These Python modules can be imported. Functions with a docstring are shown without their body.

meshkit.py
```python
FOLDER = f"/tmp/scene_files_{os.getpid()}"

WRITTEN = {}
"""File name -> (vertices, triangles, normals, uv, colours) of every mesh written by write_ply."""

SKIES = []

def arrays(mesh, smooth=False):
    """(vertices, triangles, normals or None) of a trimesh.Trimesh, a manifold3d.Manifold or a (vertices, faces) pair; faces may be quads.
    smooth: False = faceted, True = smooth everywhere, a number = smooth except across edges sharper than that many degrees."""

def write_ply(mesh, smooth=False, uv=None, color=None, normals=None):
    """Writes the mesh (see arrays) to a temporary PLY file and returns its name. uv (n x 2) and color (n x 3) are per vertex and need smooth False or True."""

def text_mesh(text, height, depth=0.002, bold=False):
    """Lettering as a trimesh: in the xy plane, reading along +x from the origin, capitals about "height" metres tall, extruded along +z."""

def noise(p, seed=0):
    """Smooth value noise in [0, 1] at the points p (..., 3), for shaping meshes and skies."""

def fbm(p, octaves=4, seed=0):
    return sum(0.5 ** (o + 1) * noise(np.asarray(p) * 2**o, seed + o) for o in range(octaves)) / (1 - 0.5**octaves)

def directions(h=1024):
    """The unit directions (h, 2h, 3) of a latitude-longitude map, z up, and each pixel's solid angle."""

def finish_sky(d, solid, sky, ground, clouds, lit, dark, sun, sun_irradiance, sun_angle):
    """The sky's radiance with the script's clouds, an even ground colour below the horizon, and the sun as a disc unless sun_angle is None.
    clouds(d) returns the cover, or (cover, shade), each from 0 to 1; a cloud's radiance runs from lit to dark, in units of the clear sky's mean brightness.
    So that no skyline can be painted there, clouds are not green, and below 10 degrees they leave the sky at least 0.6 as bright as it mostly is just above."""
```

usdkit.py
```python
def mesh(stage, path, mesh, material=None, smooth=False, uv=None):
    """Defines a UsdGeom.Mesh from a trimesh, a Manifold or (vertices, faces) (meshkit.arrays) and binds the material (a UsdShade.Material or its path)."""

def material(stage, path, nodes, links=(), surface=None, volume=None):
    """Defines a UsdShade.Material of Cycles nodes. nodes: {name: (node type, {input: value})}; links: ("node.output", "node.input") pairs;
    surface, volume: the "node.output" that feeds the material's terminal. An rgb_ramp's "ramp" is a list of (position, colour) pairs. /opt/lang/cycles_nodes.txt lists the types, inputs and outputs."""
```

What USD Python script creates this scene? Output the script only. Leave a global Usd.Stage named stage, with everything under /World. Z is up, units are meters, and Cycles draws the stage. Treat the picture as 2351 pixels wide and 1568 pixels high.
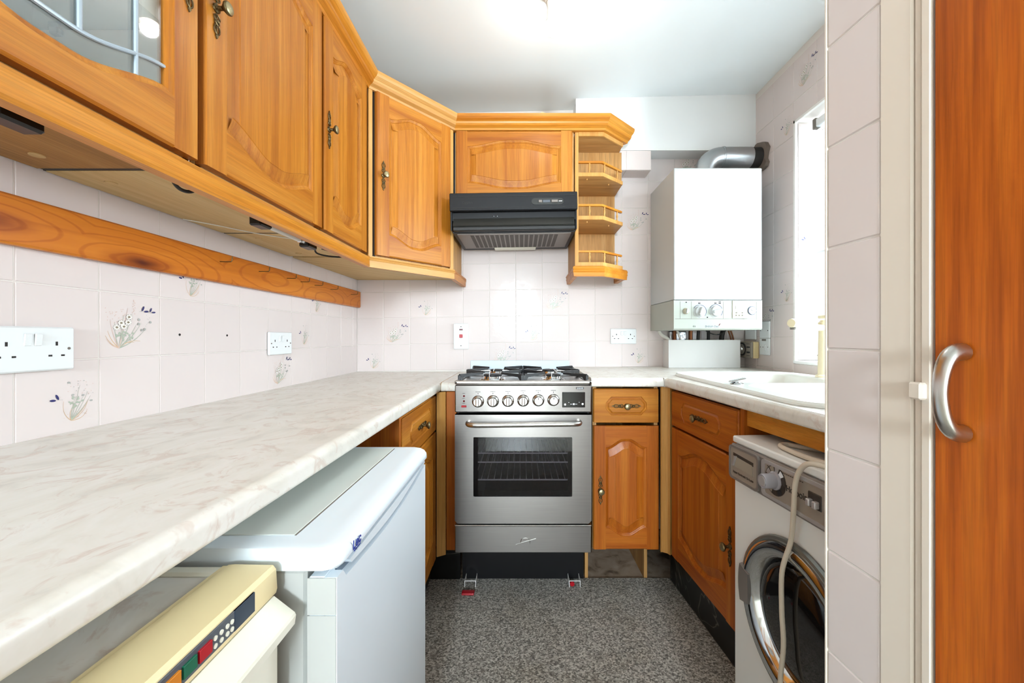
import math, random
import numpy as np, trimesh
from shapely.geometry import Polygon, box as sbox
from shapely import affinity
import manifold3d as m3
import usdkit, meshkit
from pxr import Usd, UsdGeom, UsdLux, UsdShade, Gf, Sdf, Vt

random.seed(7); rng = np.random.default_rng(7)
stage = Usd.Stage.CreateInMemory()
UsdGeom.SetStageUpAxis(stage, 'Z'); UsdGeom.SetStageMetersPerUnit(stage, 1.0)
UsdGeom.Xform.Define(stage, '/World'); UsdGeom.Scope.Define(stage, '/World/Looks')

# ------------------------------------------------------------------ camera, sky, lights, exposure
CAM_Z = 1.103
cam = UsdGeom.Camera.Define(stage, '/World/camera')
cam.CreateHorizontalApertureAttr(36.0); cam.CreateFocalLengthAttr(36.0 * 932 / 2351)
cam.CreateHorizontalApertureOffsetAttr(-22.5 / 2351 * 36); cam.CreateVerticalApertureOffsetAttr(-10 / 2351 * 36)
cam.CreateClippingRangeAttr((0.02, 100.0)); cam.CreateFStopAttr(0.0)
cam.AddTranslateOp().Set((0, 0, CAM_Z)); cam.AddRotateXOp().Set(90.0)
cam.CreateExposureAttr(0.9)

def area_light(name, loc, rot, w, h, power, color):
    l = UsdLux.RectLight.Define(stage, '/World/' + name)
    l.CreateWidthAttr(w); l.CreateHeightAttr(h); l.CreateIntensityAttr(power); l.CreateColorAttr(color)
    l.AddTranslateOp().Set(loc); l.AddRotateXYZOp().Set(rot)
    return l
dome = UsdLux.DomeLight.Define(stage, '/World/sky'); dome.CreateIntensityAttr(1.0); dome.CreateColorAttr((0.86, 0.94, 1.0))
area_light('window_daylight', (1.60, 1.40, 1.56), (0, 90, 0), 1.25, 1.2, 7.0, (0.84, 0.93, 1.0))     # daylight behind the sink window
area_light('far_window_daylight', (-0.10, -4.75, 1.74), (88, 0, 0), 0.55, 0.8, 98.0, (0.80, 0.92, 1.0))   # daylight in the window of the room behind the camera
BULB = 78.0   # the lit ceiling bulb

# ------------------------------------------------------------------ colours and materials
def lin(c):
    c = np.asarray(c, float) / 255.0
    return tuple(np.where(c <= 0.04045, c / 12.92, ((c + 0.055) / 1.055) ** 2.4))
def mat(name, color, rough=0.5, metal=0.0, bump=0.0, bscale=60.0, vary=0.0, **kw):
    n = {'p': ('principled_bsdf', {'base_color': lin(color), 'roughness': rough, 'metallic': metal, **kw})}; L = []
    if bump:
        n['tc'] = ('texture_coordinate', {}); n['bn'] = ('noise_texture', {'scale': bscale, 'detail': 3.0})
        n['b'] = ('bump', {'strength': bump, 'distance': 0.004})
        L += [('tc.object', 'bn.vector'), ('bn.fac', 'b.height'), ('b.normal', 'p.normal')]
    if vary:
        n['oi'] = ('object_info', {}); n['mr'] = ('map_range', {'from_min': 0.0, 'from_max': 1.0, 'to_min': 1 - vary, 'to_max': 1 + vary})
        n['h'] = ('hsv', {'hue': 0.5, 'saturation': 1.0, 'fac': 1.0, 'color': lin(color)})
        L += [('oi.random', 'mr.value'), ('mr.result', 'h.value'), ('h.color', 'p.base_color')]
    return usdkit.material(stage, '/World/Looks/' + name, n, L, surface='p.BSDF')

def wood(name, axis, dark, mid, light, fine=110.0, coarse=30.0, stretch=0.028, rough=0.36, streak=0.16, dist=0.35, coat=0.1):
    s = [1.0, 1.0, 1.0]; s[axis] = stretch
    n = {'tc': ('texture_coordinate', {}), 'oi': ('object_info', {}),
         'sc': ('math', {'math_type': 'multiply', 'value2': 7.3}), 'cx': ('combine_xyz', {}),
         'm': ('mapping', {'scale': tuple(s)}),
         'n1': ('noise_texture', {'scale': coarse, 'detail': 4.0, 'roughness': 0.55, 'distortion': dist}),
         'n2': ('noise_texture', {'scale': fine * 3, 'detail': 2.0, 'roughness': 0.6}),
         'r': ('rgb_ramp', {'ramp': [(0.28, lin(dark)), (0.5, lin(mid)), (0.72, lin(light))]}),
         'r2': ('rgb_ramp', {'ramp': [(0.35, (1 - streak,) * 3), (0.6, (1.0, 1.0, 1.0))]}),
         'mx': ('mix', {'mix_type': 'multiply', 'fac': 1.0}),
         'b': ('bump', {'strength': 0.12, 'distance': 0.001}),
         'p': ('principled_bsdf', {'roughness': rough, 'coat_weight': coat, 'coat_roughness': 0.22, 'specular_ior_level': 0.28})}
    L = [('oi.random', 'sc.value1'), ('sc.value', 'cx.x'), ('sc.value', 'cx.y'), ('sc.value', 'cx.z'), ('cx.vector', 'm.location'),
         ('tc.object', 'm.vector'), ('m.vector', 'n1.vector'), ('m.vector', 'n2.vector'), ('n1.fac', 'r.fac'), ('n2.fac', 'r2.fac'),
         ('r.color', 'mx.color1'), ('r2.color', 'mx.color2'), ('mx.color', 'p.base_color'), ('n2.fac', 'b.height'), ('b.normal', 'p.normal')]
    return usdkit.material(stage, '/World/Looks/' + name, n, L, surface='p.BSDF')

OAK = dict(dark=(160, 88, 22), mid=(186, 115, 33), light=(205, 137, 51), coat=0.06, rough=0.42)
M = {}
M['oak_v'] = wood('oak_upright', 2, **OAK); M['oak_h'] = wood('oak_level', 0, **OAK); M['oak_y'] = wood('oak_along', 1, **OAK)
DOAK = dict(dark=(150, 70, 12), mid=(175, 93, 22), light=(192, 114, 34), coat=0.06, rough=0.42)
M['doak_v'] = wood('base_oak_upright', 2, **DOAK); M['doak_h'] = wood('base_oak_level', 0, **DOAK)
M['strip_y'] = wood('gold_oak_along', 1, (184, 106, 24), (206, 134, 42), (216, 150, 62), streak=0.2, coarse=22)
M['strip_x'] = wood('gold_oak_level', 0, (184, 106, 24), (206, 134, 42), (216, 150, 62), streak=0.2, coarse=22)
M['carcass'] = wood('pale_oak_board', 2, (176, 124, 66), (196, 146, 86), (208, 162, 104), rough=0.5, streak=0.3, coat=0.0)
M['carcass_h'] = wood('pale_oak_board_level', 0, (176, 124, 66), (196, 146, 86), (208, 162, 104), rough=0.5, streak=0.3, coat=0.0)
M['underside'] = wood('tan_board', 0, (196, 164, 112), (208, 178, 126), (214, 188, 138), rough=0.6, streak=0.12, coat=0.0)
M['underside_d'] = wood('brown_board', 0, (150, 106, 56), (168, 122, 68), (182, 138, 82), rough=0.6, streak=0.25, coat=0.0)
M['cab_inside'] = mat('cupboard_inside', (240, 233, 220), 0.5)
M['edge'] = wood('pale_edge', 2, (192, 136, 68), (205, 150, 80), (214, 162, 94), rough=0.45, streak=0.15)
M['edge_h'] = wood('pale_edge_level', 0, (192, 136, 68), (205, 150, 80), (214, 162, 94), rough=0.45, streak=0.15)
M['pine'] = usdkit.material(stage, '/World/Looks/knotty_pine', {'tc': ('texture_coordinate', {}), 'm': ('mapping', {'scale': (1.0, 0.05, 1.0)}), 'n1': ('noise_texture', {'scale': 30.0, 'detail': 4.0, 'distortion': 0.5}),
    'mk': ('mapping', {'scale': (0.0, 2.3, 9.0), 'location': (0.0, 0.15, -0.12)}), 'nd': ('noise_texture', {'scale': 9.0, 'detail': 2.0}), 'va': ('mix', {'mix_type': 'add', 'fac': 0.12}),
    'v': ('voronoi_texture', {'scale': 1.0, 'randomness': 0.55}), 'k': ('rgb_ramp', {'ramp': [(0.05, (0.20, 0.10, 0.05)), (0.13, (0.62, 0.48, 0.36)), (0.24, (1, 1, 1))]}),
    'ml': ('math', {'math_type': 'multiply', 'value2': 46.0}), 'si': ('math', {'math_type': 'sine'}), 'rr': ('rgb_ramp', {'ramp': [(0.0, (1, 1, 1)), (0.72, (1, 1, 1)), (0.97, (0.82, 0.72, 0.6))]}),
    'r': ('rgb_ramp', {'ramp': [(0.3, lin((176, 92, 16))), (0.5, lin((200, 114, 26))), (0.7, lin((212, 130, 38)))]}), 'x': ('mix', {'mix_type': 'multiply', 'fac': 1.0}), 'x2': ('mix', {'mix_type': 'multiply', 'fac': 1.0}),
    'p': ('principled_bsdf', {'roughness': 0.36, 'specular_ior_level': 0.3})},
    [('tc.object', 'm.vector'), ('m.vector', 'n1.vector'), ('n1.fac', 'r.fac'), ('tc.object', 'mk.vector'), ('tc.object', 'nd.vector'), ('mk.vector', 'va.color1'), ('nd.color', 'va.color2'), ('va.color', 'v.vector'), ('v.distance', 'k.fac'),
     ('v.distance', 'ml.value1'), ('ml.value', 'si.value1'), ('si.value', 'rr.fac'), ('r.color', 'x.color1'), ('k.color', 'x.color2'), ('x.color', 'x2.color1'), ('rr.color', 'x2.color2'), ('x2.color', 'p.base_color')], surface='p.BSDF')
M['veneer'] = wood('mahogany_veneer', 2, (148, 66, 12), (190, 94, 22), (212, 118, 32), coarse=40, stretch=0.035, streak=0.2, dist=0.3, rough=0.45, coat=0.0)
M['brass'] = mat('antique_brass', (104, 88, 58), 0.36, 0.85, bump=0.3, bscale=300)
M['brass_face'] = mat('worn_brass', (160, 148, 112), 0.36, 0.85)
M['tile'] = mat('tile_glaze', (224, 213, 210), 0.09, bump=0.14, bscale=30.0, vary=0.018, specular_ior_level=0.16)
M['grout'] = mat('grout', (226, 220, 214), 0.8)
M['ceiling'] = mat('ceiling_paint', (240, 246, 248), 0.7, bump=0.15, bscale=9.0)
M['white_wall'] = mat('white_wall_paint', (238, 240, 240), 0.6, bump=0.08, bscale=20.0)
M['beige_wall'] = mat('old_plaster', (206, 192, 170), 0.8, bump=0.2, bscale=30.0)
M['cream_gloss'] = mat('cream_gloss_paint', (230, 219, 205), 0.45, bump=0.03, bscale=14.0, specular_ior_level=0.3)
M['trim_white'] = mat('white_plastic_trim', (240, 238, 234), 0.35)
M['upvc'] = mat('white_window_plastic', (240, 242, 242), 0.3)
M['socket'] = mat('white_socket_plastic', (232, 236, 237), 0.25)
M['black_hole'] = mat('dark_slot', (34, 30, 28), 0.7)
M['red'] = mat('red_plastic', (176, 20, 34), 0.3); M['dark_red'] = mat('dark_red_neon', (92, 10, 22), 0.25)
M['steel'] = usdkit.material(stage, '/World/Looks/brushed_steel', {'tc': ('texture_coordinate', {}), 'm': ('mapping', {'scale': (2.0, 2.0, 260.0)}), 'n': ('noise_texture', {'scale': 3.0, 'detail': 3.0}),
    'r': ('map_range', {'to_min': 0.30, 'to_max': 0.35}), 'v': ('combine_xyz', {'x': 0.0, 'y': 0.0, 'z': 1.0}), 'p': ('principled_bsdf', {'base_color': lin((132, 127, 123)), 'metallic': 1.0, 'anisotropic': 0.7})},
    [('tc.object', 'm.vector'), ('m.vector', 'n.vector'), ('n.fac', 'r.value'), ('r.result', 'p.roughness'), ('v.vector', 'p.tangent')], surface='p.BSDF'); M['steel_l'] = mat('satin_steel', (196, 194, 190), 0.34, 1.0)
M['steel_l'] = mat('satin_steel', (206, 204, 200), 0.28, 1.0)
M['chrome'] = mat('chrome', (214, 216, 218), 0.1, 1.0)
M['satin_chrome'] = mat('worn_chrome', (196, 194, 190), 0.26, 1.0)
M['alu'] = mat('flue_aluminium', (176, 178, 180), 0.36, 1.0, bump=0.05, bscale=25)
M['iron'] = mat('black_iron', (26, 26, 28), 0.42); M['black'] = mat('black_enamel', (18, 18, 20), 0.3)
M['hood'] = mat('hood_black', (15, 15, 18), 0.42, specular_ior_level=0.3); M['hood_visor'] = mat('hood_smoked_visor', (48, 48, 45), 0.35, specular_ior_level=0.35)
M['hood_dark'] = mat('hood_recess', (22, 21, 20), 0.5)
M['filter'] = mat('filter_metal', (126, 118, 112), 0.45, 0.5); M['filter_slot'] = mat('filter_slot', (64, 56, 48), 0.6)
M['display'] = mat('display_black', (10, 10, 12), 0.12)
M['print_dark'] = mat('dark_print', (40, 40, 44), 0.6); M['print_white'] = mat('white_print', (226, 228, 230), 0.6)
M['print_blue'] = mat('blue_print', (42, 62, 150), 0.5); M['print_grey'] = mat('grey_print', (92, 100, 124), 0.6)
M['pale_blue'] = mat('pale_blue_enamel', (206, 222, 232), 0.2)
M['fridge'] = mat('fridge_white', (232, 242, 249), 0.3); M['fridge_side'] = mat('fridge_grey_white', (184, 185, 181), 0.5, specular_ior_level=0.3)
M['fridge_top'] = mat('fridge_top_grey', (214, 220, 214), 0.4, bump=0.05, bscale=30)
M['cream_plastic'] = mat('yellowed_plastic', (240, 222, 172), 0.4, bump=0.02, bscale=200)
M['cream_white'] = mat('cream_white_plastic', (240, 238, 222), 0.38)
M['navy'] = mat('navy_panel', (34, 50, 70), 0.3); M['slate'] = mat('slate_panel', (84, 90, 98), 0.4)
M['green'] = mat('green_button', (14, 100, 72), 0.35); M['orange'] = mat('orange_button', (212, 130, 30), 0.35)
M['boiler'] = mat('boiler_white', (198, 203, 203), 0.5, specular_ior_level=0.25); M['boiler_grey'] = mat('boiler_panel_grey', (176, 181, 172), 0.5, specular_ior_level=0.25)
M['boiler_beige'] = mat('boiler_timer_beige', (186, 182, 160), 0.45); M['boiler_side'] = mat('boiler_side_grey', (206, 202, 192), 0.42)
M['boxing'] = mat('melamine_white', (232, 232, 230), 0.35)
M['copper'] = mat('tarnished_copper', (120, 74, 46), 0.4, 0.8); M['rubber'] = mat('black_rubber', (30, 28, 27), 0.6)
M['hose_white'] = mat('white_hose', (218, 214, 206), 0.5); M['foil'] = mat('foil_wrap', (190, 194, 200), 0.25, 1.0, bump=1.0, bscale=70)
M['sink'] = mat('white_composite', (240, 244, 238), 0.18); M['tap_cream'] = mat('cream_tap', (240, 230, 196), 0.25)
M['wm'] = mat('washer_white', (242, 242, 238), 0.35, bump=0.02, bscale=30); M['wm_panel'] = mat('washer_panel_bronze', (168, 156, 142), 0.38, 0.25)
M['wm_trim'] = mat('washer_panel_trim', (140, 133, 128), 0.36, 0.3); M['wm_frame'] = mat('washer_silver_frame', (206, 202, 202), 0.3, 0.5)
M['wm_dark'] = mat('washer_dark_print', (58, 50, 44), 0.5); M['wm_cut'] = mat('washer_drawer_cut', (160, 150, 134), 0.42)
M['door_grey'] = mat('porthole_grey', (126, 130, 126), 0.28, 0.6)
M['cable'] = mat('cream_cable', (214, 200, 180), 0.55, bump=0.1, bscale=60)
M['timer_grey'] = mat('timer_grey', (150, 142, 130), 0.45); M['timer_cream'] = mat('timer_cream', (232, 210, 160), 0.45)
M['blind'] = mat('blind_white', (232, 236, 238), 0.45); M['bracket'] = mat('grey_bracket', (112, 106, 98), 0.5)
M['lamp_white'] = mat('lamp_white', (240, 238, 230), 0.4); M['bulb'] = mat('opal_bulb', (240, 243, 246), 0.2, emission_color=(1.0, 0.95, 0.88), emission_strength=BULB)
M['tape'] = mat('old_tape', (226, 216, 176), 0.6); M['mortar'] = mat('broken_mortar', (120, 108, 98), 0.9, bump=0.8, bscale=60)
M['porthole'] = mat('porthole_glass', (22, 20, 20), 0.06, specular_ior_level=0.7)
M['drum'] = mat('drum_dark', (70, 64, 60), 0.4)
M['clip'] = mat('shelf_clip_blue', (104, 122, 138), 0.35); M['lead'] = mat('lead_came', (176, 190, 200), 0.4, 0.4)
M['dial_clear'] = mat('clear_knob_plastic', (196, 192, 198), 0.12, 0.0, transmission_weight=0.35)
M['cavity'] = mat('oven_cavity', (26, 23, 26), 0.45, 0.2)

def pane(name, tint, base=0.05, edge=0.75):
    return usdkit.material(stage, '/World/Looks/' + name,
        {'t': ('transparent_bsdf', {'color': tint}), 'g': ('glossy_bsdf', {'color': (1, 1, 1), 'roughness': 0.02}),
         'f': ('layer_weight', {'blend': 0.5}), 'pw': ('math', {'math_type': 'power', 'value2': 4.0}), 'ma': ('math', {'math_type': 'multiply_add', 'value2': edge, 'value3': base}), 'x': ('mix_closure', {})},
        [('f.facing', 'pw.value1'), ('pw.value', 'ma.value1'), ('ma.value', 'x.fac'), ('t.BSDF', 'x.closure1'), ('g.BSDF', 'x.closure2')], surface='x.closure')
M['pane'] = pane('window_pane', (0.96, 0.98, 0.98)); M['cab_glass'] = pane('cabinet_glass', (0.95, 0.96, 0.95), 0.2); M['oven_glass'] = pane('oven_glass', (0.60, 0.58, 0.60), 0.035)
M['shelf_glass'] = pane('shelf_glass', (0.66, 0.80, 0.80))

def worktop_mat(name, scale):
    n = {'tc': ('texture_coordinate', {}), 'm': ('mapping', {'scale': scale, 'rotation': (0, 0, 0.25)}),
         'a': ('noise_texture', {'scale': 5.0, 'detail': 5.0, 'roughness': 0.62, 'distortion': 1.6}),
         'b': ('noise_texture', {'scale': 11.0, 'detail': 4.0, 'roughness': 0.6, 'distortion': 2.2}),
         'ra': ('rgb_ramp', {'ramp': [(0.30, lin((206, 202, 192))), (0.46, lin((226, 222, 212))), (0.62, lin((232, 229, 222))), (0.8, lin((222, 214, 204)))]}),
         'rb': ('rgb_ramp', {'ramp': [(0.55, (0, 0, 0)), (0.66, (0.62, 0.62, 0.62)), (0.74, (0.12, 0.12, 0.12))]}),
         'x': ('mix', {'mix_type': 'mix', 'color2': lin((206, 186, 172))}),
         'p': ('principled_bsdf', {'roughness': 0.34})}
    return usdkit.material(stage, '/World/Looks/' + name, n, [('tc.object', 'm.vector'), ('m.vector', 'a.vector'), ('m.vector', 'b.vector'), ('a.fac', 'ra.fac'), ('b.fac', 'rb.fac'),
        ('ra.color', 'x.color1'), ('rb.color', 'x.fac'), ('x.color', 'p.base_color')], surface='p.BSDF')
M['worktop'] = worktop_mat('marble_laminate', (1.6, 1.0, 1.0))
M['top_grey'] = worktop_mat('grey_laminate', (1.2, 1.0, 1.0))

def plinth_mat():
    n = {'tc': ('texture_coordinate', {}), 'a': ('noise_texture', {'scale': 3.5, 'detail': 3.0, 'distortion': 1.5}),
         'r': ('rgb_ramp', {'ramp': [(0.492, lin((14, 14, 14))), (0.5, lin((120, 116, 110))), (0.508, lin((14, 14, 14)))]}), 'p': ('principled_bsdf', {'roughness': 0.35})}
    return usdkit.material(stage, '/World/Looks/black_marble', n, [('tc.object', 'a.vector'), ('a.fac', 'r.fac'), ('r.color', 'p.base_color')], surface='p.BSDF')
M['plinth'] = plinth_mat()
def carpet_mat():
    n = {'tc': ('texture_coordinate', {}), 'v': ('voronoi_texture', {'scale': 210.0}), 'n': ('noise_texture', {'scale': 120.0, 'detail': 3.0, 'roughness': 0.7}),
         'w': ('noise_texture', {'scale': 3.2, 'detail': 3.0, 'roughness': 0.6}),
         'sv': ('separate_color', {}), 'ad': ('math', {'math_type': 'multiply_add', 'value2': 0.62, 'value3': -0.06}), 'ad2': ('math', {'math_type': 'multiply_add', 'value2': 0.55}),
         'r': ('rgb_ramp', {'ramp': [(0.2, lin((82, 77, 70))), (0.42, lin((132, 126, 116))), (0.6, lin((162, 156, 145))), (0.85, lin((204, 198, 187)))]}),
         'rw': ('rgb_ramp', {'ramp': [(0.30, (0.80, 0.76, 0.68)), (0.5, (1, 1, 1)), (0.68, (1.0, 1.0, 1.0)), (0.8, (1.12, 1.12, 1.12))]}),
         'x': ('mix', {'mix_type': 'multiply', 'fac': 1.0}), 'b': ('bump', {'strength': 0.9, 'distance': 0.006}), 'p': ('principled_bsdf', {'roughness': 0.95, 'sheen_weight': 0.2})}
    return usdkit.material(stage, '/World/Looks/carpet_pile', n, [('tc.object', 'v.vector'), ('tc.object', 'n.vector'), ('tc.object', 'w.vector'), ('v.color', 'sv.color'),
        ('sv.r', 'ad.value1'), ('n.fac', 'ad2.value1'), ('ad.value', 'ad2.value3'), ('ad2.value', 'r.fac'), ('w.fac', 'rw.fac'), ('r.color', 'x.color1'), ('rw.color', 'x.color2'),
        ('x.color', 'p.base_color'), ('ad2.value', 'b.height'), ('b.normal', 'p.normal')], surface='p.BSDF')
M['carpet'] = carpet_mat()
def subfloor_mat():
    n = {'tc': ('texture_coordinate', {}), 'a': ('noise_texture', {'scale': 14.0, 'detail': 5.0, 'distortion': 0.8}),
         'r': ('rgb_ramp', {'ramp': [(0.3, lin((104, 86, 70))), (0.46, lin((156, 136, 116))), (0.7, lin((176, 158, 138)))]}), 'p': ('principled_bsdf', {'roughness': 0.75})}
    return usdkit.material(stage, '/World/Looks/dirty_subfloor', n, [('tc.object', 'a.vector'), ('a.fac', 'r.fac'), ('r.color', 'p.base_color')], surface='p.BSDF')
M['subfloor'] = subfloor_mat()
M['motif'] = usdkit.material(stage, '/World/Looks/flower_print', {'a': ('attribute', {'attribute': 'tint'}), 'p': ('principled_bsdf', {'roughness': 0.3})}, [('a.color', 'p.base_color')], surface='p.BSDF')

# ------------------------------------------------------------------ mesh helpers
cat_ = trimesh.util.concatenate
def bx(x0, x1, y0, y1, z0, z1):
    return trimesh.creation.box(bounds=[[min(x0, x1), min(y0, y1), min(z0, z1)], [max(x0, x1), max(y0, y1), max(z0, z1)]])
def rb(x0, x1, y0, y1, z0, z1, b=0.003):
    """box with chamfered edges"""
    x0, x1 = min(x0, x1), max(x0, x1); y0, y1 = min(y0, y1), max(y0, y1); z0, z1 = min(z0, z1), max(z0, z1)
    b = min(b, (x1 - x0) * .45, (y1 - y0) * .45, (z1 - z0) * .45); pts = []
    for X, sx in ((x0, 1), (x1, -1)):
        for Y, sy in ((y0, 1), (y1, -1)):
            for Z, sz in ((z0, 1), (z1, -1)):
                pts += [(X, Y + sy * b, Z + sz * b), (X + sx * b, Y, Z + sz * b), (X + sx * b, Y + sy * b, Z)]
    return trimesh.convex.convex_hull(np.array(pts))
def rbs(x0, x1, y0, y1, z0, z1, r=0.01, n=3):
    """box with rounded edges"""
    x0, x1 = min(x0, x1), max(x0, x1); y0, y1 = min(y0, y1), max(y0, y1); z0, z1 = min(z0, z1), max(z0, z1)
    s = trimesh.creation.icosphere(subdivisions=n - 1, radius=r).vertices; pts = []
    for X in (x0 + r, x1 - r):
        for Y in (y0 + r, y1 - r):
            for Z in (z0 + r, z1 - r): pts.append(s + (X, Y, Z))
    return trimesh.convex.convex_hull(np.vstack(pts))
def hull(pts): return trimesh.convex.convex_hull(np.array(pts, float))
def lathe(prof, n=24, axis='z', loc=(0, 0, 0)):
    """prof: (r, h) pairs; axis: the way h grows"""
    a = np.linspace(0, 2 * np.pi, n, endpoint=False); V = []; F = []
    for r, h in prof: V += [(r * math.cos(t), r * math.sin(t), h) for t in a]
    for i in range(len(prof) - 1):
        for k in range(n):
            p, q = i * n + k, i * n + (k + 1) % n
            F += [(p, q, q + n), (p, q + n, p + n)]
    V = np.array(V)
    for end, flip in ((0, True), (len(prof) - 1, False)):
        c = len(V); V = np.vstack([V, [(0, 0, prof[end][1])]])
        for k in range(n):
            p, q = end * n + k, end * n + (k + 1) % n
            F.append((q, p, c) if flip else (p, q, c))
    V = {'z': V, '-y': np.stack([V[:, 0], -V[:, 2], V[:, 1]], 1), 'x': np.stack([V[:, 2], V[:, 0], V[:, 1]], 1), '-x': np.stack([-V[:, 2], V[:, 1], V[:, 0]], 1), '-z': np.stack([V[:, 0], -V[:, 1], -V[:, 2]], 1), 'y': np.stack([V[:, 1] , V[:, 2], V[:, 0]], 1)}[axis]
    return trimesh.Trimesh(V + np.array(loc), F, process=False)
def tube(path, r, n=10, closed=False):
    P = np.array(path, float); N = len(P); V = []; F = []
    T = np.roll(P, -1, 0) - np.roll(P, 1, 0) if closed else np.gradient(P, axis=0)
    T /= np.maximum(np.linalg.norm(T, axis=1, keepdims=True), 1e-9)
    u = np.cross(T[0], (0, 0, 1.0)); u = u if np.linalg.norm(u) > 1e-3 else np.cross(T[0], (1.0, 0, 0)); u /= np.linalg.norm(u)
    R = np.broadcast_to(np.asarray(r, float), (N,))
    for i in range(N):
        u = u - T[i] * (u @ T[i]); u /= np.linalg.norm(u); w = np.cross(T[i], u)
        for k in range(n):
            t = 2 * np.pi * k / n; V.append(P[i] + R[i] * (math.cos(t) * u + math.sin(t) * w))
    for i in range(N if closed else N - 1):
        for k in range(n):
            a, b = i * n + k, i * n + (k + 1) % n; c, d = ((i + 1) % N) * n + k, ((i + 1) % N) * n + (k + 1) % n
            F += [(a, b, d), (a, d, c)]
    if not closed:
        for e, fl in ((0, 1), (N - 1, 0)):
            V.append(P[e]); c = len(V) - 1
            for k in range(n):
                a, b = e * n + k, e * n + (k + 1) % n; F.append((b, a, c) if fl else (a, b, c))
    return trimesh.Trimesh(np.array(V), F, process=False)
def curve(pts, n=8):
    """Catmull-Rom through pts"""
    P = np.array(pts, float); P = np.vstack([2 * P[0] - P[1], P, 2 * P[-1] - P[-2]]); out = []
    for i in range(1, len(P) - 2):
        for t in np.linspace(0, 1, n, endpoint=False):
            a, b, c, d = P[i - 1:i + 3]
            out.append(0.5 * ((2 * b) + (c - a) * t + (2 * a - 5 * b + 4 * c - d) * t * t + (3 * b - a - 3 * c + d) * t ** 3))
    return np.array(out + [P[-2]])
def ext(poly, y0, y1):
    """polygon in (x, z) extruded along y"""
    m = trimesh.creation.extrude_polygon(poly if isinstance(poly, Polygon) else Polygon(poly), abs(y1 - y0), engine='earcut')
    v = m.vertices; m.vertices = np.stack([v[:, 0], max(y0, y1) - v[:, 2], v[:, 1]], 1); return m
def ext_x(poly, x0, x1):
    """polygon in (y, z) extruded along x"""
    m = trimesh.creation.extrude_polygon(Polygon(poly), abs(x1 - x0), engine='earcut')
    v = m.vertices; m.vertices = np.stack([min(x0, x1) + v[:, 2], v[:, 0], v[:, 1]], 1); return m
def ext_z(poly, z0, z1):
    m = trimesh.creation.extrude_polygon(poly if isinstance(poly, Polygon) else Polygon(poly), z1 - z0, engine='earcut'); m.apply_translation((0, 0, z0)); return m
def inset(P, d):
    P = np.asarray(P, float); e = np.roll(P, -1, 0) - P; e /= np.linalg.norm(e, axis=1, keepdims=True)
    nrm = np.stack([-e[:, 1], e[:, 0]], 1); n0 = np.roll(nrm, 1, 0); b = n0 + nrm
    return P + d * b / np.maximum((1 + (n0 * nrm).sum(1))[:, None], 0.25)
def rings(P, steps, cap=True):
    """contour P (ccw, in x z), lofted inwards through (inset, y) steps, closed by a flat cap"""
    V = []; F = []; N = len(P)
    for d, y in steps:
        Q = inset(P, d); V += [(x, y, z) for x, z in Q]
    for i in range(len(steps) - 1):
        for k in range(N):
            a, b = i * N + k, i * N + (k + 1) % N; F += [(a, b, b + N), (a, b + N, a + N)]
    if cap:
        Q = inset(P, steps[-1][0]); v, f = trimesh.creation.triangulate_polygon(Polygon(Q), engine='earcut')
        o = len(V); V += [(x, steps[-1][1], z) for x, z in v]; F += [tuple(o + t for t in q) for q in f]
    return trimesh.Trimesh(np.array(V), np.array(F), process=False)
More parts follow.
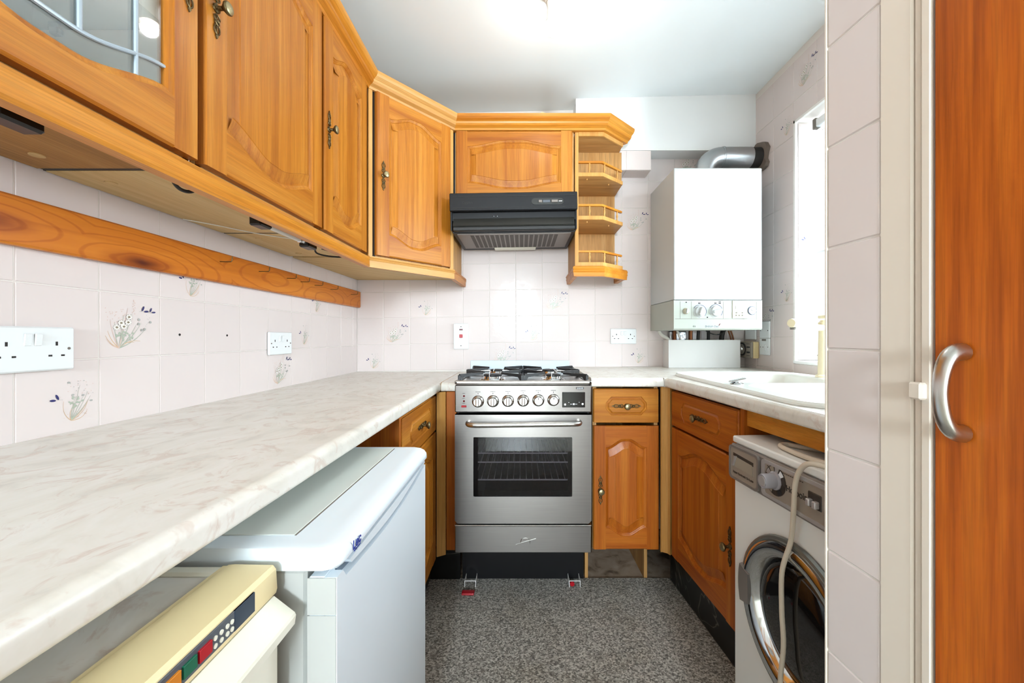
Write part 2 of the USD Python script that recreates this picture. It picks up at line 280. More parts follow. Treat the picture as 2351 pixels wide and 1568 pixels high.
def sweep_seg(path, i, prof, closed_ends=True):
    """profile (u outwards to the right of travel, z) along segment i of a plan path, mitred to its neighbours"""
    P = np.array(path, float); d = P[1:] - P[:-1]; d /= np.linalg.norm(d, axis=1, keepdims=True); n = np.stack([d[:, 1], -d[:, 0]], 1)
    def mit(k):
        if k == 0: return n[0]
        if k == len(P) - 1: return n[-1]
        b = n[k - 1] + n[k]; return b / (1 + n[k - 1] @ n[k])
    V = []; N = len(prof)
    for k in (i, i + 1):
        V += [(*(P[k] + u * mit(k)), z) for u, z in prof]
    F = []
    for k in range(N):
        a, b = k, (k + 1) % N; F += [(a, b, b + N), (a, b + N, a + N)]
    v, f = trimesh.creation.triangulate_polygon(Polygon(prof), engine='earcut')
    for e in (0, N):
        idx = [min(range(N), key=lambda q: (prof[q][0] - p[0]) ** 2 + (prof[q][1] - p[1]) ** 2) for p in v]
        F += [tuple(e + idx[t] for t in q) for q in f]
    return trimesh.Trimesh(np.array(V), np.array(F), process=False)
def text(s, h, depth=0.0006, bold=False, center=True):
    """lettering on a front (facing -y), baseline at z=0"""
    m = meshkit.text_mesh(s, h, depth, bold); v = m.vertices.copy()
    if center: v[:, 0] -= v[:, 0].mean() if False else (v[:, 0].max() + v[:, 0].min()) / 2
    m.vertices = np.stack([v[:, 0], -v[:, 2], v[:, 1]], 1); return m
def moved(m, x=0, y=0, z=0): m = m.copy(); m.apply_translation((x, y, z)); return m
def turned(m, deg, axis, point=(0, 0, 0)):
    m = m.copy(); m.apply_transform(trimesh.transformations.rotation_matrix(math.radians(deg), axis, point)); return m
def cut(a, *bs):
    """boolean difference a minus bs"""
    def mf(t): t = t.copy(); t.merge_vertices(); return m3.Manifold(m3.Mesh(np.asarray(t.vertices, np.float32), np.asarray(t.faces, np.uint32)))
    r = mf(a)
    for b in bs: r = r - mf(b)
    o = r.to_mesh(); return trimesh.Trimesh(o.vert_properties[:, :3], o.tri_verts, process=False)

# ------------------------------------------------------------------ scene helpers
used = {}
def path_for(parent, name):
    k = used.get((parent, name), 0); used[(parent, name)] = k + 1
    return f'{parent}/{name}' + (f'_{k:03d}' if k else '')
def tag(prim, label=None, cat=None, group=None, kind=None):
    for k, v in (('label', label), ('category', cat), ('group', group), ('kind', kind)):
        if v: prim.SetCustomDataByKey(k, v)
class Thing:
    def __init__(s, name, label, cat, loc=(0, 0, 0), rotz=0.0, group=None, kind=None, tilt=0.0):
        s.path = path_for('/World', name); s.loc = np.array(loc, float); s.rot = rotz
        x = UsdGeom.Xform.Define(stage, s.path); x.AddTranslateOp().Set(tuple(map(float, loc)))
        if tilt: x.AddRotateYOp().Set(float(tilt))
        if rotz: x.AddRotateZOp().Set(float(rotz))
        tag(x.GetPrim(), label, cat, group, kind)
    def add(s, name, mesh, m, parent=None, smooth=False, label=None, world=False, kind=None):
        mesh = mesh if isinstance(mesh, trimesh.Trimesh) else cat_(mesh)
        if world:
            mesh = mesh.copy(); mesh.apply_translation(-s.loc)
            if s.rot: mesh.apply_transform(trimesh.transformations.rotation_matrix(math.radians(-s.rot), (0, 0, 1)))
        p = path_for(parent or s.path, name)
        g = usdkit.mesh(stage, p, mesh, M[m] if isinstance(m, str) else m, smooth=smooth)
        if label: g.GetPrim().SetCustomDataByKey('label', label)
        if kind: g.GetPrim().SetCustomDataByKey('kind', kind)
        return p
def solo(name, label, cat, mesh, m, smooth=False, group=None, kind=None):
    """a thing that is one mesh, built in world coordinates"""
    mesh = mesh.copy() if isinstance(mesh, trimesh.Trimesh) else cat_(mesh)
    b = mesh.bounds; o = np.array([(b[0][0] + b[1][0]) / 2, (b[0][1] + b[1][1]) / 2, b[0][2]]); mesh.apply_translation(-o)
    p = path_for('/World', name); g = usdkit.mesh(stage, p, mesh, M[m], smooth=smooth)
    UsdGeom.Xformable(g).AddTranslateOp().Set(tuple(map(float, o))); tag(g.GetPrim(), label, cat, group, kind); return p

# ------------------------------------------------------------------ room shell
XL, XR, YB = -0.947, 1.282, 2.334
G = 0.0015          # grout face lies this far behind the tile faces
Z_CEIL = lambda x: 2.402 + 0.0245 * x
FL = Thing('floor', 'dirty bare sub-floor left uncovered behind the carpet edge', 'floor', kind='structure')
FL.add('screed', bx(-1.1, 1.6, -4.8, 2.45, -0.08, 0.0), 'subfloor')
CE = Thing('ceiling', 'white painted plaster ceiling', 'ceiling', kind='structure')
CE.add('plaster', hull([(x, y, Z_CEIL(x) + dz) for x in (-1.1, 1.6) for y in (-4.8, 2.45) for dz in (0, 0.1)]), 'ceiling')
WL = Thing('wall_left', 'left wall of pale pink tiles above the worktop', 'wall', kind='structure')
WL.add('plaster', bx(-1.1, XL - G, -4.8, 2.45, 0, 2.45), 'grout')
WB = Thing('wall_back', 'back wall of pale pink tiles behind the cooker', 'wall', kind='structure')
WB.add('plaster', bx(XL - G, XR + G, YB + G, 2.45, 0, 2.45), 'grout')
WR = Thing('wall_right', 'right wall of pale tiles around the window', 'wall', kind='structure')
WY0, WY1, WZ0, WZ1 = 0.86, 1.903, 0.981, 2.109
WR.add('plaster', [bx(XR + G, 1.56, -4.8, WY0, 0, 2.45), bx(XR + G, 1.56, WY1, 2.45, 0, 2.45), bx(XR + G, 1.56, WY0, WY1, 0, WZ0), bx(XR + G, 1.56, WY0, WY1, WZ1, 2.45)], 'grout')
WF = Thing('wall_front', 'white wall with a window, far behind the camera', 'wall', kind='structure')
WF.add('plaster', [bx(-1.1, -0.40, -4.7, -4.6, 0, 2.45), bx(0.20, 1.6, -4.7, -4.6, 0, 2.45), bx(-0.40, 0.20, -4.7, -4.6, 0, 1.32), bx(-0.40, 0.20, -4.7, -4.6, 2.17, 2.45)], 'white_wall')

TS = 0.1503
def tile(T, wall, cx, cz, w=TS, h=TS, loc=None, m='tile'):
    """one glazed tile; wall 'b' faces -y, 'l' faces +x, 'r' faces -x; cx runs along the wall"""
    b = 0.0016; D = 0.008
    if wall == 'b': g = rb(cx - w / 2, cx + w / 2, YB, YB + D, cz - h / 2, cz + h / 2, b)
    elif wall == 'l': g = rb(XL - D, XL, cx - w / 2, cx + w / 2, cz - h / 2, cz + h / 2, b)
    else: g = rb(XR, XR + D, cx - w / 2, cx + w / 2, cz - h / 2, cz + h / 2, b)
    return T.add('tile', g, m, smooth=False)

# --- printed flower motifs on some tiles
def ribbon(p, w):
    P = np.array(p, float); t = np.gradient(P, axis=0); t /= np.maximum(np.linalg.norm(t, axis=1, keepdims=True), 1e-9); n = np.stack([-t[:, 1], t[:, 0]], 1)
    ww = (np.linspace(1, 0.35, len(P)) * w / 2)[:, None]; V = np.vstack([P + n * ww, P - n * ww]); k = len(P)
    return V, [(i, i + k, i + k + 1) for i in range(k - 1)] + [(i, i + k + 1, i + 1) for i in range(k - 1)]
def disc(c, rx, ry, ang=0, n=10):
    t = np.linspace(0, 2 * np.pi, n, endpoint=False); x, y = rx * np.cos(t), ry * np.sin(t); ca, sa = math.cos(ang), math.sin(ang)
    V = np.vstack([[c], np.stack([c[0] + x * ca - y * sa, c[1] + x * sa + y * ca], 1)])
    return V, [(0, 1 + i, 1 + (i + 1) % n) for i in range(n)]
def motif(kind):
    r = np.random.default_rng(3 if kind == 'A' else 5); S = []
    SAGE, OCH, PINK, GREY, BLUE, PET, HEART = map(lin, ((176, 184, 168), (216, 184, 150), (218, 190, 178), (172, 174, 170), (44, 46, 104), (240, 236, 230), (142, 130, 108)))
    def stem(a, b, bend, col, w=0.022):
        a, b = np.array(a), np.array(b); m = (a + b) / 2 + bend * np.array([-(b - a)[1], (b - a)[0]])
        S.append((*ribbon([(1 - t) ** 2 * a + 2 * t * (1 - t) * m + t * t * b for t in np.linspace(0, 1, 9)], w), col, 0.0))
    def dot(c, rr, col, lift=0.3, ang=0, rx=None): S.append((*disc(c, rx or rr, rr, ang), col, lift))
    def butterfly(c, s, fl=1):
        dot((c[0] - .02 * fl, c[1] + .045 * s), .02 * s, BLUE, .8, 1.15 * fl, .055 * s); dot((c[0] + .055 * fl * s, c[1] - .01), .02 * s, BLUE, .8, 0.1 * fl, .05 * s)
        S.append((*ribbon([(c[0] - .1 * fl * s, c[1] - .02), (c[0], c[1])], .008), GREY, .5))
    def daisy(c, s):
        for k in range(8): t = k * math.pi / 4; dot((c[0] + .04 * s * math.cos(t), c[1] + .03 * s * math.sin(t)), .016 * s, PET, .55, t, .028 * s)
        for k in range(12): t = k * math.pi / 6; dot((c[0] + .068 * s * math.cos(t), c[1] + .052 * s * math.sin(t)), .006 * s, GREY, .5)
        dot(c, .02 * s, HEART, .9, 0, .026 * s)
    if kind == 'A':
        base = (-.2, -.48)
        for b, bd, c in (((-.45, -.1), .15, OCH), ((-.5, -.2), .2, OCH), ((-.48, -.28), .2, PINK), ((-.3, .1), .1, SAGE), ((-.1, .25), 0, SAGE), ((.1, .3), -.05, SAGE), ((.2, .05), -.1, SAGE), ((.32, .1), -.12, SAGE),
                         ((.42, -.05), -.15, SAGE), ((.3, -.33), .25, OCH), ((.15, -.36), .3, OCH), ((.05, -.2), -.1, SAGE), ((-.4, .15), .1, PINK), ((0, .42), 0, PINK)): stem(base, b, bd, c)
        for c in ((-.26, -.02), (-.1, 0), (0, .1), (.02, .22), (-.16, .08)): daisy(c, 1.15)
        for c in ((.26, .17), (.25, .07), (.55, .12), (.4, -.05), (.33, -.07)): dot(c, .03, GREY, .6)
        for k in range(34): dot((r.uniform(-.5, .02) , r.uniform(.05, .4)), .010, PINK, .4)
        for k in range(12): dot((.14 + r.normal(0, .018), .3 + k * .028), .012, PINK, .4)
        for k in range(18): dot((r.uniform(-.3, .2), r.uniform(-.3, -.1)), .022, SAGE, .35, r.uniform(0, 3), .035)
        for k in range(9): dot((.5 + r.normal(0, .06), .15 + r.normal(0, .09)), .007, GREY, .4)
        butterfly((.38, .38), 1.15); butterfly((.58, .37), 1.0)
    else:
        base = (-.12, -.5)
        for b, bd, c in (((-.3, .05), .3, OCH), ((.3, -.05), -.25, OCH), ((.34, .05), -.15, OCH), ((.3, -.25), -.4, OCH), ((.1, .45), .0, SAGE), ((.0, .15), .1, SAGE), ((.3, .25), -.1, SAGE), ((.38, .12), -.1, SAGE), ((.2, .15), 0, SAGE), ((-.05, -.1), .3, OCH)): stem(base, b, bd, c, .02)
        for k in range(16): dot((.02 + r.normal(0, .09), -.02 + r.normal(0, .1)), .022, SAGE, .4, r.uniform(0, 3), .04)
        for c in ((.4, -.02), (-.08, .2), (.18, .16), (-.18, .55)): dot(c, .026, GREY, .6, 0, .04)
        for k in range(26): dot((r.uniform(-.2, .45), r.uniform(.1, .6)), .011, (PINK, GREY)[k % 2], .4)
        for k in range(14): dot((r.uniform(-.3, .35), r.uniform(-.45, -.2)), .009, PINK, .4)
        butterfly((-.48, .12), 1.5, -1)
    V, F, C = [], [], []
    o = 0
    for q, (v, f, col, lift) in enumerate(sorted(S, key=lambda t: t[3])):
        V.append(np.column_stack([v, np.full(len(v), 0.1 + q * 0.011)])); F += [tuple(o + q for q in t) for t in f]; C += [col] * len(v); o += len(v)
    return np.vstack(V), np.array(F), np.array(C)
MOT = {'A': motif('A'), 'B': motif('B')}
def print_on(T, tile_path, wall, cx, cz, kind, size=None, yplane=None):
    v, f, c = MOT[kind]; s = size or (0.106 if kind == 'A' else 0.076); lift = 0.0002 + v[:, 2] * 0.0006
    if wall == 'b': w = np.stack([cx + v[:, 0] * s, (yplane or YB) - lift, cz + v[:, 1] * s], 1)
    elif wall == 'l': w = np.stack([XL + lift, cx + v[:, 0] * s, cz + v[:, 1] * s], 1)
    else: w = np.stack([XR - lift, cx - v[:, 0] * s, cz + v[:, 1] * s], 1)
    p = T.add('flower_print', trimesh.Trimesh(w, f, process=False), 'motif', parent=tile_path)
    pv = UsdGeom.PrimvarsAPI(stage.GetPrimAtPath(p)).CreatePrimvar('tint', Sdf.ValueTypeNames.Color3fArray, 'vertex'); pv.Set(Vt.Vec3fArray.FromNumpy(c.astype(np.float32)))
def tile_field(T, wall, cols, rows, prints, skip=lambda c0, c1, z0, z1: False, z_of=lambda c: 0.0):
    """cols, rows: lists of (start, end); prints: (c, z, kind)"""
    made = []
    for c0, c1 in cols:
        for z0, z1 in rows:
            dz = z_of((c0 + c1) / 2)
            if skip(c0, c1, z0 + dz, z1 + dz): continue
            p = tile(T, wall, (c0 + c1) / 2, (z0 + z1) / 2 + dz, c1 - c0 - 0.0018, z1 - z0 - 0.0018); made.append((c0, c1, z0 + dz, z1 + dz, p))
    for c, z, k in prints:
        for c0, c1, z0, z1, p in made:
            if c0 <= c < c1 and z0 <= z < z1:
                hw = 0.066 if k == 'A' else 0.045; cc = min(max(c, c0 + hw), c1 - hw); zz = min(max(z, z0 + 0.052), z1 - 0.056)
                print_on(T, p, wall, cc, zz, k)
def grid(a, n, p=0.152): return [(a + p * i, a + p * (i + 1)) for i in range(n)]
# left wall: tile joints at y = 0.7575 + k 0.152
tile_field(WL, 'l', grid(0.7575 - 0.152 * 5, 15) + [(0.7575 + 0.152 * 10, YB - 0.001)], [(0.9, 1.055), (1.055, 1.207), (1.207, 1.359), (1.359, 1.47)],
           [(0.975, 1.128, 'A'), (0.862, 0.966, 'B'), (1.172, 1.2527, 'B'), (1.596, 0.973, 'A'), (1.772, 1.1106, 'B'), (1.878, 1.256, 'B')])
# back wall: the rows climb a little to the right
brow = [(0.9207 + 0.152 * k, 0.9207 + 0.152 * (k + 1)) for k in range(8)]
tile_field(WB, 'b', grid(-0.947, 14) + [(1.181, 1.281)], brow,
           [(-.546, 1.268, 'B'), (-.726, 1.1255, 'A'), (.193, 1.313, 'A'), (.0676, 1.1255, 'B'), (-.1077, 1.0, 'A'), (-.8465, .963, 'B'), (.676, .993, 'B'), (.656, 1.769, 'A'), (.957, 2.10, 'A')],
           skip=lambda c0, c1, z0, z1: (c1 < -0.34 and z0 > 1.5) or (c1 < .2 and z0 > 1.9), z_of=lambda c: 0.0175 * c)
# right wall
tile_field(WR, 'r', [(WY1 + 0.012, 2.067), (2.067, 2.219), (2.219, YB - 0.001)] + [(1.763, WY1 + 0.012), (1.611, 1.763), (1.459, 1.611)],
           [(0.789 + .158 * k, 0.947 + .158 * k) for k in range(9)] + [(2.211, 2.4)],
           [(1.959, 2.12, 'B'), (1.8186, 2.301, 'A'), (1.952, 1.31, 'B'), (2.10, 1.198, 'A')],
           skip=lambda c0, c1, z0, z1: c1 < WY1 + 0.02 and z0 < 2.2)
for z0, z1 in ((0.9, 0.978),):
    for c0, c1 in ((1.763, 1.915), (1.611, 1.763), (1.459, 1.611)): tile(WR, 'r', (c0 + c1) / 2, (z0 + z1) / 2, c1 - c0 - .002, z1 - z0)
for c0, c1 in ((1.763, 1.915), (1.611, 1.763), (1.459, 1.611)): tile(WR, 'r', (c0 + c1) / 2, 2.163, c1 - c0 - .002, 0.09)

# window in the right wall, with its tiled reveal
WN = Thing('window_1', 'white framed window over the sink', 'window', (1.5, (WY0 + WY1) / 2, WZ0), kind='structure')
fx0, fx1 = 1.47, 1.53
WN.add('frame', [bx(fx0, fx1, WY0, WY0 + .06, WZ0, WZ1), bx(fx0, fx1, WY1 - .06, WY1, WZ0, WZ1), bx(fx0, fx1, WY0 + .06, WY1 - .06, WZ0, WZ0 + .06), bx(fx0, fx1, WY0 + .06, WY1 - .06, WZ1 - .06, WZ1)], 'upvc', world=True)
WN.add('glazing_bar', rb(fx0, fx1, 1.36, 1.41, WZ0 + .06, WZ1 - .06), 'upvc', world=True)
WN.add('pane', bx(1.498, 1.502, WY0 + .06, 1.36, WZ0 + .06, WZ1 - .06), 'pane', world=True)
WN.add('pane', bx(1.498, 1.502, 1.41, WY1 - .06, WZ0 + .06, WZ1 - .06), 'pane', world=True)
WN.add('sill', rb(1.27, 1.47, WY0, WY1, WZ0 - .001, WZ0 + .014), 'upvc', world=True)
WN.add('edge_trim', [rb(XR - .004, XR + .01, WY1 - .004, WY1 + .010, WZ0, WZ1 + .01, .002), rb(XR - .004, XR + .01, WY0, WY1 + .010, WZ1 - .004, WZ1 + .01, .002)], 'trim_white', world=True)
for k in range(7):
    z0 = WZ0 + .016 + k * .158; z1 = min(z0 + .156, WZ1 - .002)
    for x0, x1 in ((1.292, 1.443), (1.445, 1.469)):
        p = WN.add('tile', rb(x0, x1, WY1 - .006, WY1 - .0005, z0, z1, .0015), 'tile', world=True)
        if k == 3 and x0 < 1.3:
            q = WN  # flower print on the reveal tile
            v, f, c = MOT['B']; s = .088
            w = np.stack([1.362 + v[:, 0] * s, WY1 - .0064 - v[:, 2] * .0006, (z0 + z1) / 2 + v[:, 1] * s], 1)
            pp = WN.add('flower_print', trimesh.Trimesh(w, f, process=False), 'motif', parent=p, world=True)
            UsdGeom.PrimvarsAPI(stage.GetPrimAtPath(pp)).CreatePrimvar('tint', Sdf.ValueTypeNames.Color3fArray, 'vertex').Set(Vt.Vec3fArray.FromNumpy(c.astype(np.float32)))

# boxing under the ceiling, and the tiled boxing below it
BK = Thing('trim_1', 'white boxed bulkhead under the ceiling above the boiler', 'bulkhead', (0.79, 2.28, 2.126), kind='structure')
BK.add('board', hull([(x, y, z) for x in (.296, XR) for y in (2.223, YB) for z in (2.126, Z_CEIL(x) + .002)]), 'white_wall', world=True)
BX = Thing('trim_2', 'small tiled boxing under the white bulkhead', 'boxing', (0.62, 2.28, 2.019), kind='structure')
BX.add('core', bx(.532, .7070, 2.2265, YB + .001, 2.0205, 2.1255), 'grout', world=True)
for x0, x1 in ((.531, .5715), (.573, .7084)):
    BX.add('tile', rb(x0, x1, 2.2245, 2.2305, 2.019, 2.1245, .0012), 'tile', world=True)
    BX.add('tile', rb(x0, x1, 2.2315, YB, 2.0185, 2.0215, .0008), 'tile', world=True)
BX.add('tile', rb(.7050, .7090, 2.2315, YB, 2.0225, 2.1245, .0012), 'tile', world=True)

# tiled wall end, painted door frame and cupboard door on the right, close by
PT = Thing('wall_partition', 'tiled end of the partition wall beside the cupboard door', 'wall', (0.4636, 0.6217, 0), -86.6, kind='structure')
PT.add('plaster', [bx(.001, .0905, .0018, .11, 0, 2.44), bx(.0905, 2.6, .0200, .11, 2.06, 2.44), bx(.76, 2.6, .012, .11, 0, 2.06)], 'grout')
PT.add('edge_strip', rb(.000, .0045, -.0006, .012, .0, 2.4, .0012), 'cream_gloss')
for k in range(-7, 10):
    z0 = 1.085 + .152 * k
    if z0 > 2.4 or z0 < 0: continue
    PT.add('tile', rb(.006, .0895, 0, .009, z0 + .001, min(z0 + .151, 2.42), .0016), 'tile')
DF = Thing('trim_3', 'cream painted door casing beside the brown door', 'door casing', (0.4636, 0.6217, 0), -86.6, kind='structure')
DF.add('flat', rb(.0905, .1325, -.001, .10, 0, 2.06, .002), 'cream_gloss')
DF.add('stop', [rb(.1325, .1445, .000, .10, 0, 2.06, .003), rb(.1445, .1565, -.004, .10, 0, 2.06, .002)], 'cream_gloss')
DF.add('catch', rb(.137, .152, -.012, .004, 1.03, 1.05, .002), 'cream_gloss')
DR = Thing('door_1', 'brown wood-veneer cupboard door with bowed chrome pull', 'door', (0.4636, 0.6217, 0), -86.6, kind='structure')
DR.add('leaf', rb(.1585, .7585, -.004, .036, .01, 2.05, .003), 'veneer')
hm = []; secs = []
for t in np.linspace(-1, 1, 23):
    a = t * math.pi / 2; co = max(math.cos(a), 0)
    o = np.array((.003 + .030 * co ** .85, 1.044 + .053 * math.sin(a))); q = np.array((.001 + .0215 * co ** .55, 1.044 + .034 * math.sin(a)))
    c, h = (o + q) / 2, (o - q) / 2; w = .0075 + .002 * abs(t)
    secs.append([(.190 + w * math.sin(b), -.004 - (c[0] + h[0] * math.cos(b)), c[1] + h[1] * math.cos(b)) for b in np.linspace(0, 2 * np.pi, 14, endpoint=False)])
V = np.array(secs).reshape(-1, 3); F = [(i * 14 + k, i * 14 + (k + 1) % 14, (i + 1) * 14 + (k + 1) % 14, (i + 1) * 14 + k) for i in range(22) for k in range(14)]
F3 = [f for a, b, c, d in F for f in ((a, b, c), (a, c, d))] + [(0, k, k + 1) for k in range(1, 13)] + [(22 * 14, 22 * 14 + k, 22 * 14 + k + 1) for k in range(1, 13)]
hm = [trimesh.Trimesh(V, F3, process=False)]
DR.add('handle', hm, 'satin_chrome', smooth=40)

# pale laminate of the room behind the camera
solo('laminate_floor', 'pale laminate floor of the room behind the camera', 'floor', bx(-.947, 1.28, -4.7, -.602, .0005, .007), 'cream_white')
# carpet
solo('carpet', 'speckled grey loop carpet covering the kitchen floor', 'carpet', [bx(-.947, .45, -.6, 1.848, .0005, .007), bx(.45, 1.28, .63, 1.848, .0005, .007)], 'carpet')

# ------------------------------------------------------------------ joinery builders
def arch(u): t = np.clip(np.minimum(u, 1 - u) / 0.44, 0, 1); return t * t * (3 - 2 * t)
def contour(x0, x1, zb, zt, rb_, rt, n=26):
    """cathedral opening: zb and zt at mid width, the shoulders rb_ and rt further in"""
    u = np.linspace(0, 1, n); x = x0 + (x1 - x0) * u; lo = zb + rb_ * (1 - arch(u)); hi = zt - rt * (1 - arch(u))
    return x, lo, hi, np.vstack([np.column_stack([x, lo]), np.column_stack([x[::-1], hi[::-1]])])
def rail(x, zc, zo, c=0.004):
    """rail between curve zc and the outer edge zo, 20 mm thick with a chamfer along the outer edge"""
    s = 1 if zo > zc[0] else -1; V = []; F = []
    for a, z in zip(x, zc): V += [(a, 0, z), (a, -.02, z), (a, -.02, zo - s * c), (a, -.02 + c, zo), (a, 0, zo)]
    for i in range(len(x) - 1):
        for k in range(5):
            p, q = i * 5 + k, i * 5 + (k + 1) % 5; F += [(p, q, q + 5), (p, q + 5, p + 5)]
    for e in (0, (len(x) - 1) * 5): F += [(e, e + 1, e + 2), (e, e + 2, e + 3), (e, e + 3, e + 4)]
    return trimesh.Trimesh(np.array(V), np.array(F), process=False)
def stile(xi, xo, z0, z1, c=0.004):
    s = 1 if xo > xi else -1
    m = trimesh.creation.extrude_polygon(Polygon([(xi, 0), (xi, -.02), (xo - s * c, -.02), (xo, -.02 + c), (xo, 0)]), z1 - z0, engine='earcut'); m.apply_translation((0, 0, z0)); return m
def filigree(L=0.125, vertical=True):
    """pierced brass back plate lying on the face y=0, and its knob"""
    g = []
    def loop(c, rx, rz, rt=.0016, ph=0):
        t = np.linspace(0, 2 * np.pi, 18, endpoint=False); g.append(tube(np.stack([rx * np.cos(t), np.full(18, -.0022), c + rz * np.sin(t)], 1), rt, 6, True))
    for s in (-1, 1):
        loop(s * .020, .0075, .006); loop(s * .029, .0048, .0048, .0022); loop(s * .043, .0072, .0105); g.append(hull([(a, y, s * (.0525 + b)) for a, b in ((0, 0), (.0035, .004), (-.0035, .004), (0, .010)) for y in (0, -.003)]))
    g.append(rb(-.0014, .0014, -.0022, 0, -.054, .054, .0005)); plate = cat_(g); knob = [lathe([(.0095, 0), (.009, .003), (.0048, .006), (.0042, .014), (.009, .019), (.0128, .0225), (.0134, .0255), (.0118, .028)], 20, '-y')]
    face = lathe([(.0116, .0278), (.0104, .0292), (.005, .0302), (.003, .0306), (.0005, .0308)], 20, '-y')
    if not vertical: plate = turned(plate, 90, (0, 1, 0))
    return plate, cat_(knob), face
def pull(T, parent, x, y, z, vertical=True):
    pl, kn, fc = filigree(vertical=vertical)
    T.add('handle_plate', moved(pl, x, y, z), 'brass', parent, smooth=40); T.add('knob', moved(kn, x, y, z), 'brass', parent, smooth=40)
    T.add('knob_face', moved(fc, x, y, z), 'brass_face', parent, smooth=40)
def panel_door(T, x0, z0, w, h, pullat=None, m=('oak_v', 'oak_h'), ms=.058, mb=.05, mt=.05, rise=.042, glass=False, y0=0.0):
    x1, z1 = x0 + w, z0 + h
    x, lo, hi, P = contour(x0 + ms, x1 - ms, z0 + mb, z1 - mt, rise, rise)
    up = lambda g: moved(g, 0, y0, 0)
    if not glass:
        d = T.add('door', up(rings(P, [(0, -.020), (.002, -.0175), (.005, -.0165), (.0065, -.0150), (.010, -.0135), (.0125, -.0105), (.0155, -.0105), (.030, -.0150), (.042, -.0182), (.0432, -.0196)])), m[0], smooth=24)
    else:
        d = T.add('door', up(rings(P, [(0, -.020), (.003, -.0175), (.008, -.0160), (.012, -.012), (.012, -.003)], cap=False)), m[0], smooth=24)
    T.add('stile', up(stile(x0 + ms, x0, z0, z1)), m[0], d); T.add('stile', up(stile(x1 - ms, x1, z0, z1)), m[0], d)
    T.add('rail', up(rail(x, lo, z0)), m[1], d, smooth=35); T.add('rail', up(rail(x, hi, z1)), m[1], d, smooth=35)
    if glass:
        T.add('glass_pane', up(ext(Polygon(inset(P, .006)), -.009, -.006)), 'cab_glass', d)
        cx = (x0 + x1) / 2; cm = []
        xs = np.linspace(x0 + ms + .011, x1 - ms - .011, 31); zc = np.interp(xs, x, lo) + .047
        cm.append(tube(np.stack([xs, np.full(31, -.0105), zc], 1), .0034, 8))
        for dx, full in ((.1195, 1), (-.1195, 1), (.034, 0), (-.034, 0)):
            zl = np.interp(cx + dx, x, lo) + (.012 if full else .047); zh = np.interp(cx + dx, x, hi) - .012
            cm.append(tube([(cx + dx, -.0105, zl), (cx + dx, -.0105, zh)], .0034, 8))
        zc2 = np.interp(xs, x, hi) - .047; cm.append(tube(np.stack([xs, np.full(31, -.0105), zc2], 1), .0034, 8))
        for c in cm: T.add('lead_came', up(c), 'lead', d, smooth=40)
    if pullat: pull(T, d, pullat[0], y0 - .02, pullat[1])
    return d
def drawer_front(T, x0, z0, w, h, m=('oak_h',), knob_right=False, cx=None):
    x1, z1 = x0 + w, z0 + h; mx, mz = (x0 + x1) / 2, (z0 + z1) / 2; a, b, c = w * .31, h * .27, .022
    O = [(-a + c, -b), (a - c, -b), (a, -b * .35), (a, b * .35), (a - c, b), (-a + c, b), (-a, b * .35), (-a, -b * .35)]
    P = np.array([(mx + p, mz + q) for p, q in O])
    face = Polygon([(x0 + .003, z0 + .003), (x1 - .003, z0 + .003), (x1 - .003, z1 - .003), (x0 + .003, z1 - .003)], [P])
    d = T.add('drawer', [rb(x0, x1, -.0165, 0, z0, z1, .004), ext(face, -.02, -.0125)], m[0])
    T.add('plaque', rings(P, [(0, -.02), (.002, -.0168), (.006, -.0168), (.011, -.0195), (.0125, -.0215)]), m[0], d, smooth=24)
    pull(T, d, cx if cx is not None else mx, -.0215, mz, vertical=False)
    return d

# ------------------------------------------------------------------ wall cupboards
UZ0, UZ1 = 1.437, 2.14
def upper(label, y0, y1, pullx, glass=False, under='underside'):
    w = y1 - y0; H = UZ1 - UZ0
    T = Thing('wall_cupboard', label, 'cupboard', (-0.647, y0, UZ0), 90, group='oak wall cupboards')
    dpt = .296
    T.add('carcass', [bx(0, .016, .001, dpt, 0.0005, H), bx(w - .016, w, .001, dpt, 0.0005, H), bx(.016, w - .016, .001, dpt, H - .016, H), bx(.016, w - .016, dpt - .008, dpt, .012, H - .016)], 'cab_inside' if glass else 'carcass')
    T.add('bottom_board', rb(.001, w - .001, .001, dpt, -.006, .012, .001), under)
    T.add('joint_strip', bx(-.011, .0008, .002, dpt - .002, -.0045, .004), 'hood_dark'); T.add('wall_gap_strip', bx(.0, w, dpt + .0003, .2995, -.004, .003), 'hood_dark')
    for px in (.06, w - .06): T.add('cover_cap', lathe([(.011, -.0075), (.011, -.006)], 14, 'z', (px, dpt - .07, 0)), 'underside')
    if not glass: T.add('shelf', bx(.017, w - .017, .02, dpt - .01, H / 2 - .009, H / 2 + .009), 'carcass_h')
    panel_door(T, .002, .009, w - .004, H - .021, (pullx, 1.777 - UZ0), glass=glass, ms=.058 if not glass else .056)
    return T, w, H
C1, w1, H1 = upper('leaded glass-fronted oak wall cupboard, nearest the camera', .309, .791, .455, glass=True, under='underside_d')
sz = 1.691 - UZ0
C1.add('glass_shelf', bx(.018, w1 - .018, .03, .284, sz - .003, sz + .003), 'shelf_glass')
for px, sx in ((w1 - .016, -1), (.016, 1)):
    for py in (.06, .235): C1.add('shelf_clip', [rb(px, px + sx * .012, py - .009, py + .009, sz - .016, sz - .0035, .002), rb(px, px + sx * .005, py - .004, py + .018, sz - .003, sz + .012, .001)], 'clip')
C2, *_ = upper('wide oak wall cupboard with solid panel door beside the leaded glass one', .8027, 1.278, .030)
C3, *_ = upper('narrow oak wall cupboard between wide panel door and diagonal corner unit', 1.290, 1.648, .030)
A_, B_ = np.array((-.640, 1.675)), np.array((-.347, 2.020)); ang = math.degrees(math.atan2(*(B_ - A_)[::-1])); LC = np.linalg.norm(B_ - A_)
